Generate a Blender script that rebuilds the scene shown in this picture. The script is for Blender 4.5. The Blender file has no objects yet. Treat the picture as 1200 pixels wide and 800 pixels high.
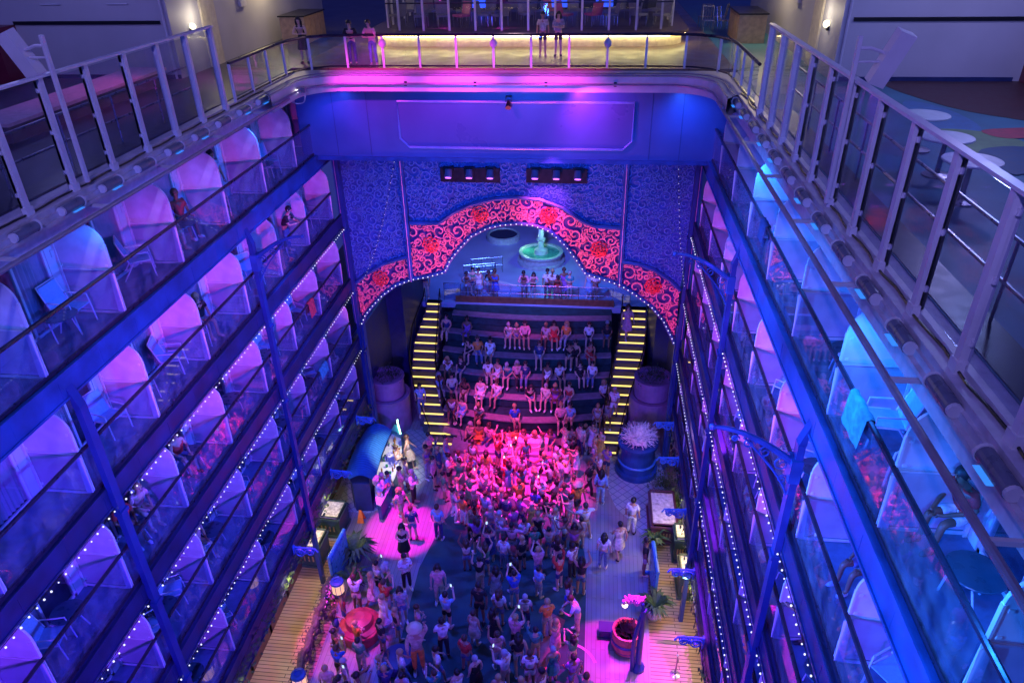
import bpy, bmesh, math, random
from mathutils import Vector, Matrix
random.seed(11)
R = math.radians
scene = bpy.context.scene
COL = scene.collection

# ------------------------------------------------------------------ camera
# world axes in camera space (x right, y along the atrium, z up), camera at the origin
AX = Vector((0.994276, -0.03920085, 0.09939079))
AY = Vector((0.10553228, 0.50554985, -0.85631903))
AZ = Vector((-0.01667857, 0.8619064, 0.50679304))
FPX = 852.0
cam_d = bpy.data.cameras.new('camera')
cam = bpy.data.objects.new('camera', cam_d)
COL.objects.link(cam)
cam.matrix_world = Matrix(((AX.x, AX.y, AX.z, 0), (AY.x, AY.y, AY.z, 0), (AZ.x, AZ.y, AZ.z, 0), (0, 0, 0, 1)))
cam_d.sensor_width = 36
cam_d.lens = 36 * FPX / 1200
cam_d.clip_start = 0.05
cam_d.clip_end = 600
scene.camera = cam

def ray(px, py):
    c = Vector((px - 600, 400 - py, -FPX))
    return Vector((AX.dot(c), AY.dot(c), AZ.dot(c)))
def atz(px, py, z):
    r = ray(px, py); return r * (z / r.z)
def aty(px, py, y):
    r = ray(px, py); return r * (y / r.y)
def atx(px, py, x):
    r = ray(px, py); return r * (x / r.x)

# ------------------------------------------------------------------ world, view
scene.view_settings.view_transform = 'Standard'
scene.view_settings.look = 'None'
scene.view_settings.exposure = 0.0
scene.view_settings.gamma = 1.0
w = bpy.data.worlds.new('World'); scene.world = w; w.use_nodes = True
nt = w.node_tree; nt.nodes.clear()
bg = nt.nodes.new('ShaderNodeBackground'); wo = nt.nodes.new('ShaderNodeOutputWorld')
bg.inputs[0].default_value = (0.064, 0.080, 0.62, 1); bg.inputs[1].default_value = 0.36
nt.links.new(bg.outputs[0], wo.inputs[0])

XL_, XR_ = -9.8, 4.0
ZP = -18.5   # plaza level behind the seating
def lamp(name, kind, loc, power, color, target=None, size=0.3, spot=60, blend=0.5, sy=None):
    d = bpy.data.lights.new(name, kind)
    d.energy = power; d.color = color
    if kind == 'SPOT':
        d.spot_size = R(spot); d.spot_blend = blend; d.shadow_soft_size = size
    elif kind == 'POINT':
        d.shadow_soft_size = size
    elif kind == 'AREA':
        d.size = size
        if sy: d.shape = 'RECTANGLE'; d.size_y = sy
    o = bpy.data.objects.new(name, d); COL.objects.link(o); o.location = loc
    if target is not None:
        o.rotation_euler = (Vector(target) - Vector(loc)).to_track_quat('-Z', 'Y').to_euler()
    return o
BLUE = (0.02, 0.16, 1.0); VIO = (0.22, 0.05, 1.0); MAG = (1.0, 0.06, 0.75); PINK = (1.0, 0.04, 0.30)
WARM = (1.0, 0.66, 0.30); AZURE = (0.02, 0.28, 1.0); IND = (0.02, 0.10, 1.0)
# show washes: unseen spots put behind the camera to light facades and arch
lamp('wash_light', 'SPOT', (1.5, -7, -7.0), 27000, (0.18, 0.03, 1.0), (-10.6, 13, -14.5), 0.5, 50, 0.8)
lamp('wash_light', 'SPOT', (-8, -7, -7.0), 25000, (0.18, 0.03, 1.0), (5.0, 13, -15.0), 0.5, 50, 0.8)
lamp('wash_light', 'SPOT', (1, -5, -5.0), 15000, MAG, (-10.9, 20, -9.6), 0.4, 21, 0.8)
lamp('wash_light', 'SPOT', (-6, -5, -5.0), 16000, MAG, (5.2, 21, -11.5), 0.4, 22, 0.8)
lamp('wash_light', 'SPOT', (-3, -6, -5.0), 9000, IND, (-3, 26, -13), 0.6, 60, 0.8)
for x, t in ((-3, (4.3, 11, -4.2)), (-3, (-10, 13, -4.2)), (-3, (12, 20, -3)), (-3, (-16, 20, -3))):
    lamp('deck_fill_spot', 'SPOT', (x, -3, 6.0), 3400, (0.34, 0.28, 1.0), t, 0.4, 50, 0.9)  # added fill from overhead, out of view, to lighten rims and decks
# floods on the rims, each throwing across to the other side's top balconies
for y in (4.0, 8.0, 12.0, 17.0):
    lamp('rim_light', 'SPOT', (XL_ + 0.5, y - 2.5, -5.05), 17000, (0.015, 0.20, 1.0), (4.9, y, -8.5), 0.2, 33, 0.6)
for y in (10.0, 15.0, 20.0):
    lamp('rim_light', 'SPOT', (XR_ - 0.5, y - 3.0, -5.05), 3600, (0.04, 0.14, 1.0), (-10.7, y, -8.5), 0.2, 33, 0.6)
for y in (5.5, 9.5, 13.5, 17.5):
    lamp('rim_light', 'SPOT', (3.80, y, -5.2), 240, (0.015, 0.18, 1.0), (4.7, y + 0.6, -7.4), 0.12, 130, 0.6)
for y in (8.5, 12.5, 16.5, 20.5):
    lamp('rim_light', 'SPOT', (-9.6, y, -5.2), 70, BLUE, (-10.6, y + 0.6, -7.4), 0.12, 130, 0.6)
for y in (9.0, 15.0, 21.0):  # added floods to lift the dark lower balconies, no fixture of their own
    lamp('rim_light', 'SPOT', (XR_ - 0.5, y, -5.3), 9000, (0.07, 0.09, 1.0), (-10.9, y + 1.0, -13.5), 0.3, 60, 0.9)
for y in (6.0, 12.0, 18.0):  # the same added lift for the right-hand balcony rows
    lamp('rim_light', 'SPOT', (XL_ + 0.5, y, -5.3), 9000, (0.06, 0.10, 1.0), (5.1, y + 1.0, -13.0), 0.3, 60, 0.9)
# blue floods onto the boardwalk and the arch wall
lamp('floor_flood', 'SPOT', (3.3, 21.5, -5.2), 10500, (0.03, 0.08, 1.0), (-1.5, 17.5, -22), 0.3, 48, 0.8)
lamp('floor_flood', 'SPOT', (-9.2, 20.5, -5.2), 8500, (0.04, 0.06, 1.0), (-4.5, 17.0, -22), 0.3, 48, 0.8)
lamp('floor_flood', 'SPOT', (3.3, 19.0, -5.2), 6500, (0.08, 0.15, 1.0), (1.6, 24.0, -22), 0.3, 32, 0.8)
lamp('floor_flood', 'SPOT', (-9.2, 18.5, -5.2), 6000, (0.06, 0.13, 1.0), (-7.8, 25.0, -22), 0.3, 30, 0.8)
lamp('floor_flood', 'SPOT', (-2.9, 12.0, -5.0), 8000, (0.03, 0.12, 1.0), (-2.9, 26.5, -9.8), 0.3, 55, 0.8)
# centre show spots
lamp('spot_light', 'SPOT', (-3, 24.0, -5.6), 85000, (1.0, 0.02, 0.42), atz(606, 565, -21.5), 0.1, 26, 0.9)
lamp('spot_light', 'SPOT', (-6, 22.0, -5.4), 20000, (1.0, 0.05, 0.42), (-3.6, 27.8, -21), 0.1, 24, 0.9)
lamp('spot_light', 'SPOT', (-1, 22.0, -5.4), 9000, (0.8, 0.06, 0.6), (-2.9, 34.5, -17.8), 0.1, 22, 0.9)
lamp('spot_light', 'SPOT', (-5, 18.0, -5.4), 9000, (0.10, 0.12, 1.0), (-2.9, 31.5, -20), 0.1, 30, 0.9)
lamp('spot_light', 'SPOT', (-9.0, 22.6, -5.3), 42000, (1.0, 0.0, 0.62), atz(472, 620, -22), 0.05, 11.5, 0.4)
lamp('spot_light', 'SPOT', (3.2, 20.0, -5.3), 32000, (1.0, 0.0, 0.65), atz(712, 790, -22), 0.05, 15, 0.3)
lamp('spot_light', 'SPOT', (3.2, 18.0, -5.3), 30000, (0.6, 0.04, 1.0), atz(785, 800, -22), 0.05, 15, 0.3)
lamp('spot_light', 'SPOT', (-9.2, 16, -5.3), 16000, MAG, atz(400, 745, -22), 0.05, 13, 0.5)

# ------------------------------------------------------------------ materials
MATS = {}
def mat(name, col, rough=0.6, metal=0.0, var=0.15, scale=6.0, emis=None, es=0.0, bump=0.0, spec=0.5):
    if name in MATS: return MATS[name]
    m = bpy.data.materials.new(name); m.use_nodes = True
    t = m.node_tree; b = t.nodes['Principled BSDF']
    b.inputs['Base Color'].default_value = (*col, 1); b.inputs['Roughness'].default_value = rough
    b.inputs['Metallic'].default_value = metal
    b.inputs['Specular IOR Level'].default_value = spec
    if var > 0 or bump > 0:
        tc = t.nodes.new('ShaderNodeTexCoord'); nz = t.nodes.new('ShaderNodeTexNoise')
        nz.inputs['Scale'].default_value = scale; nz.inputs['Detail'].default_value = 5
        t.links.new(tc.outputs['Object'], nz.inputs['Vector'])
        rp = t.nodes.new('ShaderNodeValToRGB')
        rp.color_ramp.elements[0].position = 0.3; rp.color_ramp.elements[1].position = 0.7
        rp.color_ramp.elements[0].color = (*[c * (1 - var) for c in col], 1)
        rp.color_ramp.elements[1].color = (*[min(1, c * (1 + var)) for c in col], 1)
        t.links.new(nz.outputs['Fac'], rp.inputs['Fac']); t.links.new(rp.outputs['Color'], b.inputs['Base Color'])
        mr = t.nodes.new('ShaderNodeMapRange')
        mr.inputs['To Min'].default_value = max(0.03, rough - 0.12); mr.inputs['To Max'].default_value = min(1, rough + 0.12)
        t.links.new(nz.outputs['Fac'], mr.inputs['Value']); t.links.new(mr.outputs[0], b.inputs['Roughness'])
        if bump > 0:
            bp = t.nodes.new('ShaderNodeBump'); bp.inputs['Strength'].default_value = bump
            bp.inputs['Distance'].default_value = 0.02
            t.links.new(nz.outputs['Fac'], bp.inputs['Height']); t.links.new(bp.outputs[0], b.inputs['Normal'])
    if emis:
        b.inputs['Emission Color'].default_value = (*emis, 1); b.inputs['Emission Strength'].default_value = es
    MATS[name] = m
    return m
def glow(name, col, strength, sample=False):
    m = mat(name, (0.12, 0.12, 0.12), 0.5, var=0, emis=col, es=strength)
    if not sample: m.cycles.emission_sampling = 'NONE'
    return m
def glassmat(name, tint=(0.75, 0.85, 0.95), refl=0.05, rough=0.02, smudge=0.02, pw=4.5):
    m = bpy.data.materials.new(name); m.use_nodes = True; t = m.node_tree; t.nodes.clear()
    o = t.nodes.new('ShaderNodeOutputMaterial'); tr = t.nodes.new('ShaderNodeBsdfTransparent')
    gl = t.nodes.new('ShaderNodeBsdfGlossy'); gl.inputs['Roughness'].default_value = rough
    tr.inputs[0].default_value = (*tint, 1)
    lw = t.nodes.new('ShaderNodeLayerWeight'); lw.inputs[0].default_value = 0.5
    fr = t.nodes.new('ShaderNodeMath'); fr.operation = 'POWER'; fr.inputs[1].default_value = pw
    t.links.new(lw.outputs['Facing'], fr.inputs[0])
    mx = t.nodes.new('ShaderNodeMixShader'); add = t.nodes.new('ShaderNodeMath'); add.operation = 'ADD'
    add.inputs[1].default_value = refl
    t.links.new(fr.outputs[0], add.inputs[0]); t.links.new(add.outputs[0], mx.inputs[0])
    t.links.new(tr.outputs[0], mx.inputs[1]); t.links.new(gl.outputs[0], mx.inputs[2])
    df = t.nodes.new('ShaderNodeBsdfDiffuse'); df.inputs[0].default_value = (0.7, 0.7, 0.75, 1)
    nz = t.nodes.new('ShaderNodeTexNoise'); nz.inputs['Scale'].default_value = 3.0; nz.inputs['Detail'].default_value = 6
    tc = t.nodes.new('ShaderNodeTexCoord'); t.links.new(tc.outputs['Object'], nz.inputs['Vector'])
    mm = t.nodes.new('ShaderNodeMapRange'); mm.inputs['From Min'].default_value = 0.35; mm.inputs['From Max'].default_value = 0.8
    mm.inputs['To Min'].default_value = smudge * 0.4; mm.inputs['To Max'].default_value = smudge * 3
    t.links.new(nz.outputs['Fac'], mm.inputs['Value'])
    m2 = t.nodes.new('ShaderNodeMixShader'); t.links.new(mm.outputs[0], m2.inputs[0])
    t.links.new(mx.outputs[0], m2.inputs[1]); t.links.new(df.outputs[0], m2.inputs[2])
    t.links.new(m2.outputs[0], o.inputs[0])
    MATS[name] = m
    return m
def plankmat(name, c1, c2, w, l, axis='Y', rough=0.45, mortar=(0.02, 0.015, 0.01), msize=0.012, offset=0.5, scale_noise=8):
    m = bpy.data.materials.new(name); m.use_nodes = True; t = m.node_tree; b = t.nodes['Principled BSDF']
    tc = t.nodes.new('ShaderNodeTexCoord'); mp = t.nodes.new('ShaderNodeMapping')
    if axis == 'Y': mp.inputs['Rotation'].default_value[2] = R(90)
    elif axis == 'D': mp.inputs['Rotation'].default_value[2] = R(45)
    t.links.new(tc.outputs['Object'], mp.inputs[0])
    br = t.nodes.new('ShaderNodeTexBrick'); br.inputs['Scale'].default_value = 1
    br.inputs['Brick Width'].default_value = l; br.inputs['Row Height'].default_value = w
    br.inputs['Mortar Size'].default_value = msize; br.offset = offset
    br.inputs['Color1'].default_value = (*c1, 1); br.inputs['Color2'].default_value = (*c2, 1); br.inputs['Mortar'].default_value = (*mortar, 1)
    t.links.new(mp.outputs[0], br.inputs['Vector'])
    nz = t.nodes.new('ShaderNodeTexNoise'); nz.inputs['Scale'].default_value = scale_noise * 0.2; nz.inputs['Detail'].default_value = 8
    t.links.new(mp.outputs[0], nz.inputs['Vector'])
    mx = t.nodes.new('ShaderNodeMix'); mx.data_type = 'RGBA'; mx.blend_type = 'MULTIPLY'; mx.inputs[0].default_value = 0.5
    t.links.new(br.outputs['Color'], mx.inputs[6]); t.links.new(nz.outputs['Color'], mx.inputs[7])
    hs = t.nodes.new('ShaderNodeBrightContrast'); hs.inputs[1].default_value = 0.0
    t.links.new(mx.outputs[2], hs.inputs[0]); t.links.new(hs.outputs[0], b.inputs['Base Color'])
    mr = t.nodes.new('ShaderNodeMapRange'); mr.inputs['To Min'].default_value = rough - 0.2; mr.inputs['To Max'].default_value = rough + 0.2
    t.links.new(nz.outputs['Fac'], mr.inputs['Value']); t.links.new(mr.outputs[0], b.inputs['Roughness'])
    MATS[name] = m
    return m
white = mat('white_paint', (0.62, 0.61, 0.64), 0.4, var=0.06, scale=2.5)
pale = mat('pale_panel', (0.52, 0.52, 0.57), 0.55, var=0.14, scale=1.4)
divdim = mat('divider_dimmed', (0.42, 0.40, 0.46), 0.5, var=0.15, scale=2)  # darker copy of the divider panel: dimness behind the glass painted in
divm = mat('divider_panel', (0.54, 0.53, 0.60), 0.5, var=0.2, scale=2.2)
navy = mat('navy_paint', (0.014, 0.065, 0.21), 0.35, var=0.35, scale=1.8, bump=0.25)
navyd = mat('dark_navy_paint', (0.02, 0.035, 0.12), 0.45, var=0.2, scale=3)
azpaint = mat('blue_paint', (0.05, 0.20, 0.50), 0.3, var=0.1, scale=4)
black = mat('black_metal', (0.008, 0.008, 0.011), 0.35, var=0.2, scale=6)
darkrail = mat('dark_rail', (0.02, 0.017, 0.03), 0.3, var=0.2, scale=6)
metal = mat('brushed_metal', (0.32, 0.32, 0.36), 0.3, metal=0.9, var=0.1, scale=10)
balfloor = mat('balcony_floor', (0.10, 0.16, 0.28), 0.55, var=0.2, scale=5)
curtain = mat('curtain_cloth', (0.62, 0.58, 0.62), 0.8, var=0.1, scale=3)
sling = mat('sling_fabric', (0.25, 0.45, 0.62), 0.7, var=0.1, scale=20)
tabletop = mat('dark_table', (0.03, 0.08, 0.12), 0.3, var=0.2, scale=5)
coral = mat('coral_paint', (0.85, 0.24, 0.27), 0.45, var=0.15, scale=3)
rose = mat('rose_red_paint', (0.8, 0.05, 0.05), 0.4, var=0.2, scale=6)
scrollblue = mat('lattice_blue_paint', (0.085, 0.22, 0.46), 0.4, var=0.15, scale=4)
latback = mat('panel_backing', (0.02, 0.07, 0.26), 0.5, var=0.3, scale=1.5)
coralback = mat('arch_backing', (0.025, 0.02, 0.12), 0.5, var=0.3, scale=2)
glass = glassmat('rail_glass', (0.72, 0.84, 0.97), 0.07, 0.02, 0.03)
glass_tall = glassmat('windscreen_glass', (0.84, 0.85, 0.92), 0.01, 0.04, 0.02, 7.5)
glass_dark = glassmat('window_glass', (0.80, 0.82, 0.88), 0.08, 0.03, 0.01)
bulbm = glow('bulb_glow', (0.74, 0.76, 1.0), 1.6)
ledm = glow('yellow_led', (1.0, 0.70, 0.16), 1.7, True)
covem = glow('cove_led', (1.0, 0.74, 0.26), 30.0, True)
wood = mat('dark_wood', (0.16, 0.07, 0.035), 0.45, var=0.3, scale=4)
foliage = mat('foliage', (0.045, 0.10, 0.035), 0.6, var=0.4, scale=12)
barkm = mat('bark_brown', (0.09, 0.055, 0.06), 0.85, var=0.4, scale=10, bump=0.8)
turf = mat('green_turf', (0.025, 0.075, 0.07), 0.9, var=0.35, scale=1.4, bump=0.3)
seatgreen = mat('teal_turf', (0.012, 0.05, 0.055), 0.9, var=0.4, scale=3, bump=0.3)
stone = mat('seat_wood', (0.26, 0.19, 0.23), 0.5, var=0.2, scale=5)
deckwood = plankmat('deck_boards', (0.50, 0.36, 0.20), (0.42, 0.29, 0.15), 0.14, 2.4, 'X', 0.45)
greywood = plankmat('grey_boards', (0.36, 0.35, 0.38), (0.28, 0.27, 0.31), 0.16, 2.2, 'Y', 0.4, (0.14, 0.12, 0.13), 0.006)
lattice = plankmat('lattice_tiles', (0.48, 0.54, 0.60), (0.40, 0.46, 0.54), 0.30, 0.30, 'D', 0.35, (0.22, 0.26, 0.34), 0.02, 0.0)
plazam = mat('plaza_floor', (0.30, 0.36, 0.55), 0.4, var=0.15, scale=0.6)
terrfloor = plankmat('terrace_boards', (0.30, 0.20, 0.12), (0.24, 0.16, 0.10), 0.12, 3.0, 'X', 0.35)

# ------------------------------------------------------------------ mesh helpers
class MB:
    def __init__(s): s.v = []; s.f = []
    def add(s, vs, fs):
        n = len(s.v); s.v += [tuple(v) for v in vs]; s.f += [tuple(i + n for i in f) for f in fs]; return s
    def box(s, lo, hi, M=None):
        x0, y0, z0 = lo; x1, y1, z1 = hi
        x0, x1 = min(x0, x1), max(x0, x1); y0, y1 = min(y0, y1), max(y0, y1); z0, z1 = min(z0, z1), max(z0, z1)
        vs = [Vector(p) for p in ((x0, y0, z0), (x1, y0, z0), (x1, y1, z0), (x0, y1, z0), (x0, y0, z1), (x1, y0, z1), (x1, y1, z1), (x0, y1, z1))]
        if M is not None: vs = [M @ v for v in vs]
        return s.add(vs, [(0, 3, 2, 1), (4, 5, 6, 7), (0, 1, 5, 4), (1, 2, 6, 5), (2, 3, 7, 6), (3, 0, 4, 7)])
    def tube(s, pts, r, n=8, closed=False):
        pts = [Vector(p) for p in pts]; m = len(pts)
        rs = r if isinstance(r, (list, tuple)) else [r] * m
        vs = []; up = Vector((0, 0, 1)); prev = None
        for i, p in enumerate(pts):
            a = pts[i - 1] if (i > 0 or closed) else p; b = pts[(i + 1) % m] if (i < m - 1 or closed) else p
            d = (b - a); d = d.normalized() if d.length > 1e-9 else Vector((0, 0, 1))
            if prev is None:
                u = up if abs(d.z) < 0.9 else Vector((1, 0, 0))
                e = d.cross(u).normalized()
            else:
                e = (prev - d * prev.dot(d)).normalized()
            prev = e; g = d.cross(e)
            for k in range(n):
                t = 2 * math.pi * k / n
                vs.append(p + (e * math.cos(t) + g * math.sin(t)) * rs[i])
        fs = []
        for i in range(m if closed else m - 1):
            j = (i + 1) % m
            for k in range(n):
                l = (k + 1) % n
                fs.append((i * n + k, i * n + l, j * n + l, j * n + k))
        if not closed:
            fs.append(tuple(range(n))[::-1]); fs.append(tuple((m - 1) * n + k for k in range(n)))
        return s.add(vs, fs)
    def cyl(s, p0, p1, r0, r1=None, n=16): return s.tube([p0, p1], [r0, r0 if r1 is None else r1], n)
    def lathe(s, c, prof, n=24):
        c = Vector(c); vs = []
        for r, z in prof:
            for k in range(n):
                t = 2 * math.pi * k / n; vs.append(c + Vector((r * math.cos(t), r * math.sin(t), z)))
        fs = []
        for i in range(len(prof) - 1):
            for k in range(n):
                l = (k + 1) % n; fs.append((i * n + k, i * n + l, (i + 1) * n + l, (i + 1) * n + k))
        fs.append(tuple(range(n))[::-1]); fs.append(tuple((len(prof) - 1) * n + k for k in range(n)))
        return s.add(vs, fs)
    def ball(s, c, r, n=8, m=5, sz=1.0):
        prof = []
        for i in range(m + 1):
            a = -math.pi / 2 + math.pi * i / m
            prof.append((max(0.001, r * math.cos(a)), r * math.sin(a) * sz))
        return s.lathe(c, prof, n)
    def prism(s, poly, a, b, axis='y'):
        # poly in the two other axes, extruded from a to b along axis
        n = len(poly)
        def P(u, v, t):
            return {'y': (u, t, v), 'x': (t, u, v), 'z': (u, v, t)}[axis]
        vs = [P(u, v, a) for u, v in poly] + [P(u, v, b) for u, v in poly]
        fs = [tuple(range(n)), tuple(range(n, 2 * n))[::-1]] + [(i, i + n, (i + 1) % n + n, (i + 1) % n) for i in range(n)]
        return s.add(vs, fs)
    def mesh(s, name):
        me = bpy.data.meshes.new(name); me.from_pydata(s.v, [], s.f); me.update()
        bm = bmesh.new(); bm.from_mesh(me); bmesh.ops.recalc_face_normals(bm, faces=bm.faces); bm.to_mesh(me); bm.free()
        return me
    def build(s, name, m, parent=None, loc=(0, 0, 0), smooth=False):
        me = s.mesh(name); o = bpy.data.objects.new(name, me); COL.objects.link(o)
        for q in (m if isinstance(m, (list, tuple)) else [m]): me.materials.append(q)
        o.location = loc
        if parent: o.parent = parent
        if smooth:
            for p in me.polygons: p.use_smooth = True
        return o
def tag(o, label, cat, group=None, kind=None):
    o['label'] = label
    if cat: o['category'] = cat
    if group: o['group'] = group
    if kind: o['kind'] = kind
    return o
def thing(name, label, cat, loc=(0, 0, 0), rz=0, group=None):
    o = bpy.data.objects.new(name, None); COL.objects.link(o); o.location = loc; o.rotation_euler = (0, 0, rz)
    o.empty_display_size = 0.2
    return tag(o, label, cat, group)
KIDS = {}
def kids(o): return [c for c in bpy.data.objects if c.parent == o]
def copy_tree(o, parent=None, loc=None, rz=None, tree=None):
    c = o.copy(); COL.objects.link(c)
    if parent: c.parent = parent
    if loc is not None: c.location = loc
    if rz is not None: c.rotation_euler = (0, 0, rz)
    t = TREE(o)
    for ch in t: copy_tree(ch, c)
    return c
_tc = {}
def TREE(o):
    if o.name not in _tc: _tc[o.name] = kids(o)
    return _tc[o.name]
def struct(o): o['kind'] = 'structure'; return o

# ------------------------------------------------------------------ layout constants
XL, XR = -9.8, 4.0            # faces of the two balcony blocks
PITCH = 2.57                  # balcony bay
Y0 = 25.72                    # last divider (at the arch)
DECKS = [-7.30, -10.10, -12.90, -15.70, -18.52]   # balcony floor levels
ZF = -22.0                    # boardwalk
ZT = -4.4                     # open deck / terrace
YA = 26.5                     # arch wall
YH = 24.7                     # header wall

# ------------------------------------------------------------------ setting: sheets
fl = MB(); fl.box((-16, -6, ZF - 0.3), (10, 60, ZF)); struct(fl.build('boardwalk_floor', greywood))
def sheet(name, m, poly, z):
    b = MB(); b.prism([(p[0], p[1]) for p in poly], z - 0.003, z, 'z'); return struct(b.build(name, m))
Z1 = ZF + 0.006
tl = atz(520, 598, ZF); 
sheet('turf_carpet', turf, [(-5.9, 8), (0.42, 8), (0.42, 20.2), (0.1, 22.2), (-1.0, 23.6), (-4.6, 23.9), (-5.6, 22.2), (-6.1, 19.5)], Z1)
sheet('wood_deck_strip', deckwood, [(-13.5, 8), (-8.55, 8), (-8.75, 18), (-9.3, 20.6), (-13.5, 20.6)], Z1)
sheet('wood_deck_strip', deckwood, [(2.45, 8), (8, 8), (8, 22.6), (3.1, 22.6), (2.7, 19)], Z1)
sheet('tile_floor', lattice, [(-8.9, 22.3), (-7.6, 23.2), (-6.6, 25.4), (-6.4, 28.2), (-10.4, 28.2), (-10.4, 22.3)], Z1)
sheet('tile_floor', lattice, [(3.8, 22.0), (3.8, 27.4), (1.2, 27.4), (1.0, 25.5), (1.6, 23.6), (2.7, 22.0)], Z1)
pm = mat('painted_ring', (0.45, 0.22, 0.30), 0.5, var=0.2)
def ringsheet(cx, cy, r0, r1, a0, a1, z, m, name='floor_marking'):
    n = 28; o = [(cx + r1 * math.cos(R(a0 + (a1 - a0) * i / n)), cy + r1 * math.sin(R(a0 + (a1 - a0) * i / n))) for i in range(n + 1)]
    i_ = [(cx + r0 * math.cos(R(a0 + (a1 - a0) * i / n)), cy + r0 * math.sin(R(a0 + (a1 - a0) * i / n))) for i in range(n, -1, -1)]
    b = MB(); n1 = len(o)
    vs = [(p[0], p[1], z) for p in o] + [(p[0], p[1], z) for p in i_[::-1]]
    b.add(vs, [(i, i + 1, n1 + i + 1, n1 + i) for i in range(n)])
    return struct(b.build(name, m))
ringsheet(-0.2, 15.6, 1.0, 1.1, 20, 200, ZF + 0.012, pm)
sheet('floor_marking', mat('red_paint_floor', (0.35, 0.10, 0.10), 0.6, var=0.3), [(-1.6, 15.0), (-0.9, 15.0), (-0.3, 17.6), (-0.9, 17.9)], ZF + 0.018)

# upper plaza seen through the arch
pl = MB(); pl.box((-16, 35.2, ZP - .3), (10, 75, ZP)); struct(pl.build('plaza_floor', plazam))
# open deck either side and the terrace
dk = MB(); dk.box((-45, -8, ZT - 0.15), (-10.25, 70, ZT)); struct(dk.build('deck_floor', mat('dark_deck', (0.05, 0.045, 0.07), 0.45, var=0.3, scale=1)))
dk = MB(); dk.box((4.45, -8, ZT - 0.15), (45, 70, ZT)); struct(dk.build('deck_floor', mat('teal_deck', (0.05, 0.18, 0.24), 0.5, var=0.3, scale=0.6)))
dk = MB(); dk.box((-10.24, 25.1, ZT - 0.15), (4.44, 70, ZT)); struct(dk.build('terrace_floor', terrfloor))
def blobsheet(name, m, pts, z):
    P = [atz(px, py, z) for px, py in pts]
    n = len(P); out = []
    for i in range(n):
        a, b, c, d = P[i - 1], P[i], P[(i + 1) % n], P[(i + 2) % n]
        for t in (0, .25, .5, .75):
            out.append(0.5 * ((2 * b) + (c - a) * t + (2 * a - 5 * b + 4 * c - d) * t * t + (3 * b - a - 3 * c + d) * t ** 3))
    bm_ = MB(); bm_.prism([(p.x, p.y) for p in out], z - 0.003, z, 'z'); return struct(bm_.build(name, m))
blobsheet('deck_marking', mat('brown_deck', (0.07, 0.03, 0.03), 0.5, var=0.3), [(1035, 97), (1130, 96), (1260, 96), (1280, 146), (1180, 138), (1100, 122)], ZT + 0.008)
blobsheet('deck_marking', mat('blue_deck', (0.06, 0.18, 0.34), 0.5, var=0.2), [(1060, 118), (1110, 128), (1150, 150), (1120, 158), (1070, 140)], ZT + 0.008)
blobsheet('deck_marking', mat('green_deck', (0.15, 0.26, 0.12), 0.5, var=0.2), [(1095, 152), (1150, 154), (1200, 166), (1190, 175), (1150, 185), (1110, 172)], ZT + 0.012)
blobsheet('deck_marking', mat('red_deck', (0.42, 0.07, 0.09), 0.5, var=0.2), [(1150, 153), (1190, 150), (1240, 150), (1240, 158), (1180, 162)], ZT + 0.018)
blobsheet('deck_marking', mat('navy_deck', (0.02, 0.08, 0.16), 0.5, var=0.2), [(1150, 175), (1200, 172), (1230, 190), (1190, 205), (1155, 190)], ZT + 0.022)

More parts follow.
